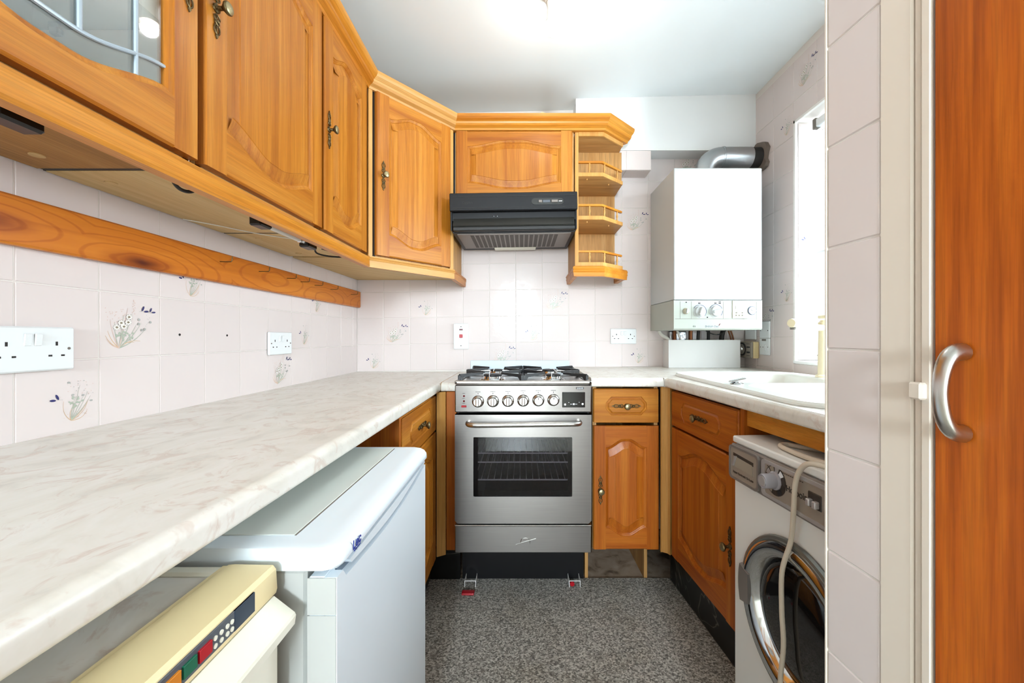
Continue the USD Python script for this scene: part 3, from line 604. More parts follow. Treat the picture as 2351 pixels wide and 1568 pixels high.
C4 = Thing('wall_cupboard', 'diagonal oak corner wall cupboard with arched panel door', 'cupboard', (*A_, UZ0), ang, group='oak wall cupboards')
poly4 = [(A_[0], A_[1]), (B_[0], B_[1]), (B_[0], YB - .002), (XL + .002, YB - .002), (XL + .002, A_[1])]
C4.add('carcass', ext_z([(p[0] - .0005, p[1] + .0005) for p in poly4], UZ0 + .002, UZ1), 'carcass', world=True)
C4.add('bottom_board', ext_z(Polygon(poly4).buffer(-.001), UZ0 - .006, UZ0 + .0015), 'underside', world=True)
C4.add('edge_strip', rb(0.000, .020, -.012, 0, .0, UZ1 - UZ0 - .012, .002), 'edge'); C4.add('edge_strip', rb(LC - .022, LC, -.012, 0, .0, UZ1 - UZ0 - .012, .002), 'edge')
C4.add('gap_shadow_board', bx(.021, .036, -.002, 0, 0, UZ1 - UZ0 - .012), 'black_hole')
panel_door(C4, .034, .009, LC - .034 - .024, UZ1 - UZ0 - .021, (.034 + .030, 1.783 - UZ0))
C5 = Thing('wall_cupboard', 'low oak bridging cupboard above the cooker hood', 'cupboard', (-.335, 2.03, 1.79), group='oak wall cupboards')
C5.add('carcass', [bx(.002, .018, .001, .300, 0, .35), bx(.579, .595, .001, .300, 0, .35), bx(.018, .579, .001, .3, 0, .016), bx(.018, .579, .001, .3, .334, .35), bx(.018, .579, .292, .3, .016, .334)], 'carcass')
C5.add('gap_strip', bx(-.3465, -.3335, 2.032, 2.05, 1.79, 2.125), 'hood_dark', world=True)
panel_door(C5, .009, .006, .576, .329, None, mt=.046, mb=.040, rise=.030, ms=.056)

# open end shelves
SX0 = .266
S = Thing('end_shelf_unit', 'open oak end shelf unit with small gallery rails beside the hood', 'shelf unit', (SX0, 2.03, 1.40))
def shelf_poly(x0=SX0 + .017): return [(x0, 2.33), (x0, 2.03), (.405, 2.03), (.530, 2.145), (.530, 2.33)]
S.add('side_panel', bx(SX0, SX0 + .016, 2.034, 2.33, 1.455, 2.126), 'carcass', world=True); S.add('edge_strip', rb(SX0 - .001, SX0 + .017, 2.026, 2.034, 1.455, 2.126, .001), 'edge', world=True)
S.add('back_panel', [bx(SX0 + .016, .530, 2.318, 2.33, 1.46, 1.93), bx(SX0 + .0162, .543, 2.2105, 2.2235, 1.9265, 2.1075)], 'carcass', world=True)
S.add('top_board', ext_z(shelf_poly(), 2.108, 2.126), 'carcass_h', world=True)
S.add('edge_strip', [sweep_seg([(SX0 + .017, 2.031), (.405, 2.031), (.530, 2.146)], i, [(0, 2.106), (.006, 2.107), (.006, 2.1264), (0, 2.1264)]) for i in (0, 1)], 'edge', world=True)
for k, zt in enumerate((1.926, 1.710, 1.478)):
    sh = S.add('shelf', ext_z(shelf_poly(), zt - .020, zt), 'carcass_h', world=True)
    fr = [(SX0 + .017, 2.031), (.405, 2.031), (.530, 2.146)]
    S.add('edge_strip', [sweep_seg(fr, i, [(0, zt - .020), (.004, zt - .019), (.004, zt - .001), (0, zt)]) for i in (0, 1)], 'edge', sh, world=True)
    S.add('gallery_rail', [sweep_seg([(SX0 + .017, 2.040), (.402, 2.040), (.527, 2.155)], i, [(-.006, zt + .050), (.006, zt + .050), (.006, zt + .060), (-.006, zt + .060)]) for i in (0, 1)], 'strip_x', sh, world=True)
    for px, py in ((.340, 2.040), (.418, 2.0547), (.500, 2.130)):
        S.add('spindle', lathe([(.0045, zt), (.0045, zt + .008), (.003, zt + .012), (.0055, zt + .024), (.0055, zt + .028), (.003, zt + .040), (.0045, zt + .044), (.0045, zt + .051)], 10, 'z', (px, py, 0)), 'edge', sh, smooth=40, world=True)
    if k < 2:
        for px, py in ((.33, 2.06), (.455, 2.13)): S.add('shelf_peg', lathe([(.003, zt - .026), (.004, zt - .0205)], 8, 'z', (px, py, 0)), 'edge', sh, world=True)
pp = [(.262, 2.328), (.262, 2.018), (.408, 2.018), (.553, 2.150)]
prof_p = [(-.016, 1.405), (.004, 1.405), (.006, 1.424), (.009, 1.430), (.006, 1.437), (.010, 1.445), (.004, 1.456), (-.016, 1.456)]
for i in (0, 1, 2): S.add('pelmet', sweep_seg(pp, i, prof_p), 'strip_x' if i else 'oak_v', world=True)
S.add('pelmet_end', rb(.520, .545, 2.150, 2.30, 1.405, 1.455, .003), 'oak_v', world=True)

# cornice and light pelmet round the wall cupboards
cor = [(-.632, -.6), (-.632, 1.668), (-.334, 2.012), (.412, 2.012), (.556, 2.150)]
prof_c = [(-.006, 2.1265), (.004, 2.1265), (.008, 2.135), (.022, 2.143), (.027, 2.150), (.029, 2.158), (.041, 2.168), (.046, 2.176), (.047, 2.188), (-.006, 2.188)]
for i, m_, lab in ((0, 'strip_y', 'long oak cornice along the top of the left wall cupboards'), (1, 'edge_h', 'short diagonal oak cornice over the corner cupboard'),
                   (2, 'strip_x', 'oak cornice over the hood cupboard and end shelves'), (3, 'strip_x', 'angled end piece of oak cornice over the end shelves')):
    d_ = np.subtract(cor[i + 1], cor[i]); T = Thing('cornice', lab, 'cornice', (*np.mean(cor[i:i + 2], axis=0), 2.1265), 0 if i == 0 else math.degrees(math.atan2(d_[1], d_[0])), group='oak cornice lengths')
    T.add('moulding', sweep_seg(cor, i, [(-.034 if (u < 0 and i > 1) else u, z) for u, z in prof_c]), m_, world=True)
pel = [(-.630, -.6), (-.630, 1.666), (-.338, 2.012), (-.326, 2.328)]
prof_l = [(-.018, 1.3895), (.004, 1.3895), (.007, 1.396), (.005, 1.424), (.008, 1.431), (-.002, 1.4365), (-.018, 1.4365)]
prof_d = [(-.018, 1.391), (.004, 1.391), (.005, 1.418), (.008, 1.422), (.005, 1.426), (.009, 1.430), (.006, 1.434), (.006, 1.437), (-.018, 1.437)]
solo('light_pelmet', 'long oak light pelmet under the left wall cupboards', 'pelmet', sweep_seg(pel, 0, prof_l), 'strip_y')
T = Thing('light_pelmet', 'grooved oak pelmet under the diagonal corner cupboard', 'pelmet', (-.484, 1.839, 1.391), ang)
T.add('moulding', sweep_seg(pel, 1, prof_d), 'edge_h', world=True)
solo('light_pelmet', 'short oak pelmet return running back to the wall left of the hood', 'pelmet', sweep_seg(pel, 2, prof_d), 'oak_y')
solo('torn_tape', 'torn cream tape curling up above the oak cornice over the hood', 'tape', [ext([(.03, 2.186), (.17, 2.186), (.145, 2.199), (.10, 2.215), (.085, 2.205)], 2.003, 2.006)], 'tape')

# strip lights and cables under the cupboards
def strip_light(y0, y1, label):
    T = Thing('strip_light', label, 'light', (-.69, y0, 1.431), 0, group=None)
    T.add('end_cap', rb(-.704, -.672, y1 - .055, y1, 1.388, 1.430, .004), 'black', world=True)
    T.add('end_cap', rb(-.704, -.672, y0, y0 + .05, 1.392, 1.430, .004), 'black', world=True)
    T.add('lamp_holder', rb(-.698, -.676, y1 - .085, y1 - .055, 1.396, 1.424, .005), 'chrome', world=True)
    T.add('tube', tube([(-.688, y0 + .05, 1.408), (-.688, y1 - .085, 1.408)], .011, 12), 'hose_white', smooth=40, world=True)
    T.add('backing_rail', rb(-.698, -.678, y0 + .05, y1 - .055, 1.424, 1.4305, .002), 'boxing', world=True)
strip_light(.30, .575, 'strip light with black ends under the leaded glass cupboard')
strip_light(1.045, 1.335, 'strip light with black ends hanging under the middle wall cupboards')
solo('cable', 'short black cable loop hanging behind the pelmet under the wide cupboard', 'cable', tube(curve([(-.665, .765, 1.428), (-.668, .775, 1.405), (-.672, .80, 1.394), (-.668, .825, 1.400), (-.660, .84, 1.428)]), .0035, 8), 'rubber', smooth=40)
solo('cable', 'black cable loop under the narrow wall cupboard near the corner', 'cable', tube(curve([(-.74, 1.50, 1.430), (-.70, 1.52, 1.418), (-.665, 1.50, 1.40), (-.70, 1.47, 1.396), (-.735, 1.452, 1.405), (-.72, 1.42, 1.425), (-.69, 1.41, 1.431)]), .003, 8), 'rubber', smooth=40)
solo('cable', 'thin white cable clipped along the underside to the middle strip light', 'cable', tube(curve([(-.935, 1.12, 1.4285), (-.88, 1.16, 1.424), (-.80, 1.24, 1.418), (-.706, 1.29, 1.412)]), .0016, 6), 'hose_white', smooth=40)

# pine hook rail
RL = Thing('hook_rail', 'knotty pine board with small square hooks on the left wall', 'hook rail', (-.936, 1.0, 1.272))
RL.add('board', rb(-.9465, -.926, -.5, 2.3335, 1.272, 1.364, .004), 'pine', world=True)
for y in (1.245, 1.43, 1.60, 1.70, 1.815, 1.965, 2.20):
    RL.add('hook', tube([(-.930, y, 1.335), (-.905, y + .003, 1.3345), (-.893, y + .003, 1.335), (-.8905, y + .003, 1.339), (-.890, y + .003, 1.351)], .0015, 6), 'brass', world=True)

# ------------------------------------------------------------------ sockets and switches
def plate_thing(name, label, cat, loc, rotz, w, h, group=None):
    T = Thing(name, label, cat, loc, rotz, group=group)
    T.add('plate', rb(-w / 2, w / 2, -.010, 0, -h / 2, h / 2, .003), 'socket'); return T
def double_socket(label, loc, rotz):
    T = plate_thing('double_socket', label, 'socket', loc, rotz, .147, .087, 'white double sockets')
    for s in (-1, 1):
        T.add('rocker', turned(rb(s * .0085 - .0065, s * .0085 + .0065, -.0125, -.0095, .006, .030, .0015), 5, (1, 0, 0), (0, -.01, .018)), 'socket')
        x = s * .040
        T.add('pin_hole', rb(x - .002, x + .002, -.0104, -.0095, .006, .014, .0002), 'black_hole')
        for q in (-1, 1): T.add('pin_hole', rb(x + q * .011 - .0033, x + q * .011 + .0033, -.0104, -.0095, -.0155, -.012, .0002), 'black_hole')
        T.add('screw', lathe([(.0028, .0098), (.0028, .0108)], 10, '-y', (s * .062, 0, 0)), 'bracket')
    return T
double_socket('white double socket at the near end of the left wall, above the worktop', (-.946, .777, 1.080), 90)
double_socket('white double socket on the left wall nearer the corner', (-.946, 1.580, 1.079), 90)
double_socket('white double socket on the back wall left of the boiler', (.582, 2.3335, 1.108), 0)
CS = plate_thing('cooker_switch', 'tall white cooker switch plate with red rocker on the back wall', 'switch', (-.348, 2.3335, 1.107), 0, .085, .147)
CS.add('rocker', rb(-.0095, .0095, -.014, -.009, -.008, .012, .002), 'red'); CS.add('neon', rb(-.010, .010, -.0112, -.009, .035, .043, .0008), 'dark_red')
for z in (.055, -.053): CS.add('screw', lathe([(.0028, .0098), (.0028, .0112)], 10, '-y', (0, 0, z)), 'black_hole')
BP = plate_thing('blank_plate', 'blank white plate above the switched outlet on the right wall', 'blank plate', (1.2815, 2.13, 1.142), -90, .084, .088)
for s in (-1, 1): BP.add('screw', lathe([(.0025, .0098), (.0025, .011)], 10, '-y', (s * .032, 0, -.005)), 'black_hole')
FS = plate_thing('fused_outlet', 'white switched outlet below the blank plate on the right wall', 'outlet', (1.2815, 2.13, 1.053), -90, .084, .088)
FS.add('rocker', rb(.006, .017, -.0135, -.009, -.022, .012, .0015), 'socket'); FS.add('label_window', rb(-.020, .016, -.0106, -.009, .030, .040, .0005), 'bracket')
for px, pz in ((-.032, -.002), (.032, -.002), (-.010, -.002)): FS.add('screw', lathe([(.0025, .0098), (.0025, .011)], 10, '-y', (px, 0, pz)), 'bracket')
JB = plate_thing('junction_box', 'grey-white junction box on the right wall partly behind the boiler', 'junction box', (1.2815, 2.262, 1.125), -90, .10, .07)
for y, z in ((1.1233 , 1.1098), (1.304, 1.1085)):
    WL.add('wall_plug', lathe([(.0035, 0), (.0035, .0006)], 10, 'x', (XL + .0001, y, z)), 'black_hole')

# ------------------------------------------------------------------ worktops
LT, RT = .905, .933
def lip(x_front, z1, th=.038, r=.016):
    """worktop cross section whose rounded front is at u=0 and that runs back to u=-depth"""
    a = np.linspace(0, math.pi / 2, 6); return [(-r + r * math.sin(t), z1 - r + r * math.cos(t)) for t in a] + [(-.008 + .008 * math.cos(t), z1 - th + .008 - .008 * math.sin(t)) for t in a]
def worktop_prof(depth, z1): return [(-depth, z1)] + lip(0, z1) + [(-depth, z1 - .038)]
solo('worktop', 'long marbled laminate worktop along the left wall', 'worktop', sweep_seg([(-.352, -.7), (-.352, YB - .0005)], 0, worktop_prof(.5945, LT)), 'worktop', smooth=30)
# short strip between that worktop and the cooker: edge faces the camera
def front_run(x0, x1, yf, yb, z1): return sweep_seg([(x0, yf), (x1, yf)], 0, worktop_prof(yb - yf, z1))
solo('worktop', 'narrow worktop strip left of the cooker', 'worktop', front_run(-.3505, -.284, 1.762, YB - .0005, LT), 'worktop', smooth=30)
solo('worktop', 'short marbled worktop between the cooker and the sink run', 'worktop', front_run(.290, .592, 1.690, YB - .0005, RT), 'worktop', smooth=30)
solo('worktop_joint', 'bare wood joint strip at the corner of the left worktop', 'joint strip', rb(-.3518, -.3508, 1.765, 2.33, LT - .036, LT + .0008, .0002), 'edge')
# sink run
ang_r = math.radians(-85.9); dr = np.array((math.cos(ang_r), math.sin(ang_r))); nr = np.array((-dr[1], dr[0]))   # dr towards the camera, nr into the wall
P0 = np.array((.594, 1.690)); P1 = P0 + dr * 1.30
run = sweep_seg([tuple(P1), tuple(P0)], 0, [(-u, z) for u, z in worktop_prof(.10, RT)]) if False else None
top_poly = Polygon([(.5935, YB - .0005), (.5935, P0[1]), tuple(P0 + nr * 0.012), tuple(P1 + nr * 0.012), (1.2815, P1[1]), (1.2815, YB - .0005)])
slab = ext_z(top_poly, RT - .038, RT)
lp = sweep_seg([tuple(P0), tuple(P1)], 0, [(-.0125, RT)] + lip(0, RT) + [(-.0125, RT - .038)])
def rrect(x0, x1, y0, y1, r, n=8):
    return list(sbox(x0 + r, y0 + r, x1 - r, y1 - r).buffer(r, quad_segs=n).exterior.coords)[:-1]
SKX0, SKX1, SKY0, SKY1 = .676, 1.225, .93, 1.885
bowls = [(.735, 1.165, 1.40, 1.835, .09, .16), (.735, 1.165, .985, 1.36, .06, .012)]
hole = ext_z(Polygon(rrect(.70, 1.20, .955, 1.86, .11)), RT - .1, RT + .1)
solo('worktop', 'marbled worktop holding the sink along the right wall', 'worktop', [cut(slab, hole), lp], 'worktop', smooth=30)

# sink
SK = Thing('sink', 'white inset sink let into the right worktop', 'sink', (.95, 1.4, RT))
outer = Polygon(rrect(SKX0, SKX1, SKY0, SKY1, .12, 10))
deck = outer
for x0, x1, y0, y1, r, d in bowls: deck = deck.difference(Polygon(rrect(x0, x1, y0, y1, r)))
def ring_between(pa, za, pb, zb):
    n = len(pa); V = [(*p, za) for p in pa] + [(*p, zb) for p in pb]; F = []
    for k in range(n): a, b = k, (k + 1) % n; F += [(a, b, b + n), (a, b + n, a + n)]
    return trimesh.Trimesh(np.array(V), F, process=False)
o0 = np.array(rrect(SKX0, SKX1, SKY0, SKY1, .12, 10)); o1 = np.array(rrect(SKX0 + .001, SKX1 - .001, SKY0 + .001, SKY1 - .001, .12, 10)); o2 = np.array(rrect(SKX0 + .007, SKX1 - .007, SKY0 + .007, SKY1 - .007, .113, 10))
top = Polygon(o2)
for x0, x1, y0, y1, r, d in bowls: top = top.difference(Polygon(rrect(x0, x1, y0, y1, r)))
v, f = trimesh.creation.triangulate_polygon(top, engine='earcut')
SK.add('deck', [trimesh.Trimesh(np.column_stack([v, np.full(len(v), RT + .012)]), f, process=False), ring_between(o0, RT + .0005, o1, RT + .007), ring_between(o1, RT + .007, o2, RT + .012)], 'sink', smooth=35, world=True)
for i, (x0, x1, y0, y1, r, d) in enumerate(bowls):
    lv = [(0, .012), (.004, .010), (.010, 0.0), (.02, -d * .5), (.032, -d * .9), (.06, -d)] if d > .1 else [(0, .012), (.003, .009), (.008, .004), (.02, 0.0)]
    pr = [np.array(rrect(x0 + q, x1 - q, y0 + q, y1 - q, max(r - q, .02))) for q, _ in lv]
    g = [ring_between(pr[k], RT + lv[k][1], pr[k + 1], RT + lv[k + 1][1]) for k in range(len(lv) - 1)]
    v, f = trimesh.creation.triangulate_polygon(Polygon(pr[-1]), engine='earcut'); g.append(trimesh.Trimesh(np.column_stack([v, np.full(len(v), RT + lv[-1][1])]), f, process=False))
    mm = cat_(g); mm.merge_vertices(); SK.add('bowl' if d > .1 else 'drainer', mm, 'sink', smooth=50, world=True)
SK.add('waste', lathe([(.036, RT - .159), (.034, RT - .156), (.01, RT - .158)], 20, 'z', (.95, 1.61, 0)), 'chrome', smooth=30, world=True)
PG = Thing('sink_plug', 'small chrome lever plug lying on the sink rim', 'plug', (.722, 1.362, RT + .012))
PG.add('base', lathe([(.020, 0), (.021, .003), (.012, .006), (.008, .012)], 18, 'z'), 'chrome', smooth=40); PG.add('lever', turned(rbs(-.026, .030, -.008, .008, .010, .017, .003, 2), -12, (0, 1, 0), (0, 0, .012)), 'chrome', smooth=40)
TP = Thing('tap', 'cream sink tap with tubular spout and dark aerator', 'tap', (1.192, 1.60, RT + .012))
TP.add('body', lathe([(.030, .0), (.030, .006), (.022, .012), (.019, .20), (.021, .215), (.012, .225)], 20, 'z'), 'tap_cream', smooth=40)
TP.add('spout', tube(curve([(1.192, 1.60, 1.140), (1.13, 1.568, 1.141), (1.06, 1.532, 1.147), (1.02, 1.511, 1.151)]), .0125, 14), 'tap_cream', smooth=40, world=True)
TP.add('spout_head', [tube([(1.052, 1.5275, 1.149), (1.046, 1.5245, 1.150), (1.0, 1.501, 1.155), (.994, 1.498, 1.155)], [.0135, .0175, .0175, .015], 16)], 'tap_cream', smooth=40, world=True)
TP.add('aerator', lathe([(.010, 0), (.011, .002), (.011, .012)], 16, 'z', (1.006, 1.504, 1.131)), 'bracket', smooth=40, world=True)
TP.add('lever', rbs(1.178, 1.206, 1.55, 1.62, 1.176, 1.190, .005, 2), 'tap_cream', smooth=40, world=True)

# ------------------------------------------------------------------ base units
BL = Thing('base_unit', 'oak drawer and door unit at the far end of the left worktop', 'base unit', (-.388, 1.243, 0), 90, group='oak base units')
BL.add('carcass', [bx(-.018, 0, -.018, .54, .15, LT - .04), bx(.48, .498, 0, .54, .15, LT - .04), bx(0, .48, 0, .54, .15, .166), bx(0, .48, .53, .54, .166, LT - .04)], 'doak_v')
drawer_front(BL, .001, .704, .496, .150, ('oak_h',)); panel_door(BL, .001, .155, .496, .542, (.035, .457), mb=.055, mt=.055, ms=.06)
solo('corner_post', 'upright oak post filling the corner left of the cooker', 'post', ext_z([(-.366, 1.745), (-.331, 1.765), (-.333, 1.785), (-.372, 1.765)], .157, LT - .04), 'edge')
solo('filler_panel', 'narrow oak filler panel between the corner post and the cooker', 'panel', rb(-.330, -.285, 1.772, 1.79, .172, LT - .04, .002), 'doak_v')
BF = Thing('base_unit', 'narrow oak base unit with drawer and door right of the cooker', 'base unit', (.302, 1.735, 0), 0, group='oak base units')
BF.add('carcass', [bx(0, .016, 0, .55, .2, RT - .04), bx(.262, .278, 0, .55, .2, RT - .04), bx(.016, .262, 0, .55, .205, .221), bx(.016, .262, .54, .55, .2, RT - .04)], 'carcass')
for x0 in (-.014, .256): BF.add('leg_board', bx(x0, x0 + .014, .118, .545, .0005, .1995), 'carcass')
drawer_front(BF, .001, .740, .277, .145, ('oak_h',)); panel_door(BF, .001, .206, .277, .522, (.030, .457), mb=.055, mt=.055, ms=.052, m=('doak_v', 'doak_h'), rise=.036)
solo('corner_post', 'upright oak corner post between the two right base units', 'post', ext_z([(.586, 1.713), (.592, 1.716), (.612, 1.703), (.617, 1.690), (.635, 1.70), (.62, 1.73), (.59, 1.735)], .195, RT - .04), 'edge')
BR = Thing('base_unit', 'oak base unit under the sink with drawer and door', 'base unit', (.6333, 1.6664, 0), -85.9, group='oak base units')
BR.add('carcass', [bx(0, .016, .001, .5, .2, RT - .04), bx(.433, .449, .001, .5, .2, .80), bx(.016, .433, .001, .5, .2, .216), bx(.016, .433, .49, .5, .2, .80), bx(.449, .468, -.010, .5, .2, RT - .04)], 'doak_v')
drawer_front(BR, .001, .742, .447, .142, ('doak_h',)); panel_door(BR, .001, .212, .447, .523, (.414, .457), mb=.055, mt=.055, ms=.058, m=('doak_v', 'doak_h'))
solo('worktop_rail', 'oak rail under the right worktop edge above the washing machine', 'rail', ext_z([tuple(P0 + dr * a + nr * b) for a, b in ((.497, .035), (1.25, .035), (1.25, .053), (.497, .053))], .842, RT - .0385), 'strip_y')
# plinths
solo('plinth', 'black marble-effect plinth under the left base unit', 'plinth', [ext_z([(-.43, 1.05), (-.415, 1.05), (-.415, 1.838), (-.28, 1.838), (-.28, 1.852), (-.43, 1.852)], .0072, .1495)], 'plinth')
pr0 = np.array((.672, 1.835)); solo('plinth', 'black marble-effect plinth along the right base unit, leaning by the washer', 'plinth', ext_z([tuple(pr0), tuple(pr0 + dr * .62), tuple(pr0 + dr * .62 + nr * .015), tuple(pr0 + nr * .015)], .007, .197), 'plinth')
PB = Thing('plinth_clip', 'small brass plinth clip at the corner below the right base unit', 'clip', (.668, 1.842, .150), -30)
PB.add('plate', rb(-.010, .010, -.003, 0, -.022, .022, .001), 'brass_face')
for z in (-.012, .013): PB.add('hole', lathe([(.0025, .003), (.0025, .0034)], 8, '-y', (0, 0, z)), 'black_hole')

# ------------------------------------------------------------------ cooker
K = Thing('cooker', 'stainless steel gas cooker with oven between the oak units', 'cooker', (0.0055, 1.647, 0), 0)
hw = .2775; yf = 0.0
K.add('body', [bx(-hw + .004, -hw + .012, .035, .60, .228, .905), bx(hw - .012, hw - .004, .035, .60, .228, .905), bx(-hw + .012, hw - .012, .59, .60, .228, .905), bx(-hw + .012, hw - .012, .035, .59, .228, .24), bx(-hw + .012, hw - .012, .035, .59, .79, .905)], 'black')
K.add('oven_lining', [bx(-.235, -.23, .032, .50, .37, .78), bx(.23, .235, .032, .50, .37, .78), bx(-.23, .23, .495, .50, .37, .78), bx(-.23, .23, .04, .495, .37, .375), bx(-.23, .23, .04, .495, .775, .78)], 'cavity')
for z in (.622, .512, .585):
    g = [tube([(-.225, .036, z), (.225, .036, z)], .0032, 8), tube([(-.225, .42, z), (.225, .42, z)], .0022, 6)] + [tube([(x, .036, z + .0035), (x, .42, z + .0035)], .0018, 5) for x in np.linspace(-.2, .2, 16)]
    K.add('wire_rack', g, 'print_white')
cp = K.add('control_panel', rb(-hw, hw, 0, .05, .797, .909, .004), 'steel', smooth=20)
for i, kx in enumerate((-.183, -.1225, -.0615, .000, .0615, .1225)):
    kz = .8425 + .0012 * i
    kn = K.add('knob', lathe([(.0245, 0), (.0245, .004), (.0215, .010), (.018, .012), (.0175, .026), (.0155, .029)], 28, '-y', (kx, 0, kz)), 'steel_l', smooth=35)
    K.add('pointer', rb(kx - .0015, kx + .0015, -.0305, -.0285, kz + .006, kz + .013, .0004), 'print_dark', kn)
    if i < 4: K.add('grip', rbs(kx - .0065, kx + .0065, -.036, -.027, kz - .0165, kz + .0165, .003, 2), 'steel_l', kn, smooth=40)
    K.add('mark', [rb(kx - .0012, kx + .0012, -.0006, .001, kz + .0285, kz + .0335, .0002)] + [rb(kx - .010 + .0042 * q, kx - .0072 + .0042 * q, -.0005, .001, kz + .0372, kz + .0396, .0001) for q in range(5)], 'print_dark', cp)
dp = K.add('display', rb(.158, .251, -.002, .003, .818, .880, .0012), 'display')
K.add('display_symbols', [lathe([(.0045, .0021), (.0045, .0026)], 12, '-y', (.170, 0, .830)), lathe([(.0045, .0021), (.0045, .0026)], 12, '-y', (.241, 0, .832)), rb(.191, .199, -.0026, -.0015, .8305, .8322, .0002), rb(.201, .209, -.0026, -.0015, .828, .835, .0002), rb(.211, .219, -.0026, -.0015, .8305, .8322, .0002), lathe([(.0016, .0021), (.0016, .0026)], 8, '-y', (.185, 0, .838)), lathe([(.0016, .0021), (.0016, .0026)], 8, '-y', (.227, 0, .839))], 'print_white', dp)
bd = K.add('brand_plate', rb(.215, .246, -.0012, .001, .8925, .900, .0003), 'print_dark', cp); K.add('lettering', moved(text('ZANUSSI', .0042, .0004, True), .2305, -.0012, .8942), 'print_white', cp)
K.add('lettering', moved(text('Electrolux', .0026, .0004), .2305, -.0002, .8872), 'print_grey', cp)
for z in (.864, .8435): K.add('indicator', lathe([(.004, 0), (.004, .0015), (.002, .003)], 12, '-y', (-.240, 0, z)), 'dark_red', cp, smooth=40)
K.add('ignition_button', rb(-.2505, -.230, -.004, .002, .818, .8265, .0015), 'red', cp); K.add('caption', [rb(-.247 + .003 * q, -.245 + .003 * q, -.0005, .001, zz, zz + .0022, .0001) for q in range(4) for zz in (.8735, .853, .8335)], 'print_dark', cp)
win = Polygon(rrect(-.202, .199, .456, .697, .004)); dpoly = Polygon([(-hw, .358), (-hw + .012, .346), (hw - .012, .346), (hw, .358), (hw, .788), (-hw, .788)])
od = K.add('oven_door', ext(Polygon(dpoly.exterior.coords, [win.exterior.coords]), .0, .03), 'steel')
K.add('oven_window', ext(win.buffer(-.0003), .002, .006), 'oven_glass', od)
K.add('window_border', ext(Polygon(win.buffer(-.0006).exterior.coords, [Polygon(rrect(-.185, .182, .478, .688, .004)).exterior.coords]), .0065, .008), 'display', od)
K.add('door_handle', tube(curve([(-.222, .002, .755), (-.221, -.02, .755), (-.205, -.038, .755), (-.15, -.042, .755), (.15, -.042, .759), (.21, -.038, .759), (.226, -.02, .759), (.227, .002, .759)], 6), .0105, 14), 'steel_l', od, smooth=50)
dw = K.add('drawer', rb(-hw, hw, .0, .03, .2275, .336, .003), 'steel'); K.add('drawer_edge', rb(-hw, hw, -.003, .03, .3365, .341, .0015), 'steel_l', dw)
em = [tube(curve([(-.030, -.001, .262), (-.005, -.001, .270), (.020, -.001, .277), (.052, -.001, .286)]), .0016, 6), tube(curve([(-.012, -.001, .267), (-.006, -.001, .283), (.008, -.001, .288), (.02, -.001, .286), (.027, -.001, .279)]), .0013, 6), tube([(.028, -.001, .278), (.027, -.001, .266)], .001, 6)]
K.add('emblem', em, 'steel_l', dw, smooth=40)
K.add('base_panel', bx(-hw + .004, hw - .004, .188, .60, .012, .228), 'black')
for fx in (-.230, .228):
    ft = K.add('foot', [bx(fx - .027, fx - .0245, .131, .1875, .0075, .036), bx(fx + .0215, fx + .024, .131, .1875, .0075, .036), bx(fx - .0245, fx + .0215, .131, .135, .0335, .036)], 'trim_white')
    K.add('foot_wheel', lathe([(.010, -.006), (.010, .006)], 14, '-y', (fx - .012, .14, .019)) if fx > 0 else rbs(fx - .032, fx + .022, .072, .10, .0075, .017, .004, 2), 'red', ft, smooth=40)
# hob
hb = K.add('hob_rim', [rbs(-hw - .001, hw + .001, -.004, .013, .911, .9265, .005, 2), rbs(-hw - .001, -hw + .014, -.004, .59, .911, .9265, .005, 2), rbs(hw - .014, hw + .001, -.004, .59, .911, .9265, .005, 2), rbs(-hw, hw, .575, .592, .911, .9265, .005, 2)], 'steel_l', smooth=40)
K.add('hob_tray', rb(-hw + .010, hw - .010, .008, .58, .908, .9165, .002), 'satin_chrome')
for bx_, by_, br in ((-.135, .165, .044), (.135, .165, .036), (-.135, .43, .034), (.135, .43, .040)):
    b = K.add('burner', lathe([(br + .018, .9165), (br + .016, .919), (br + .004, .921), (br, .930), (br - .004, .932)], 26, 'z', (bx_, by_, 0)), 'chrome', smooth=30)
    K.add('burner_cap', lathe([(br - .003, .932), (br - .003, .937), (br - .008, .940), (.004, .9405)], 26, 'z', (bx_, by_, 0)), 'iron', b, smooth=30)
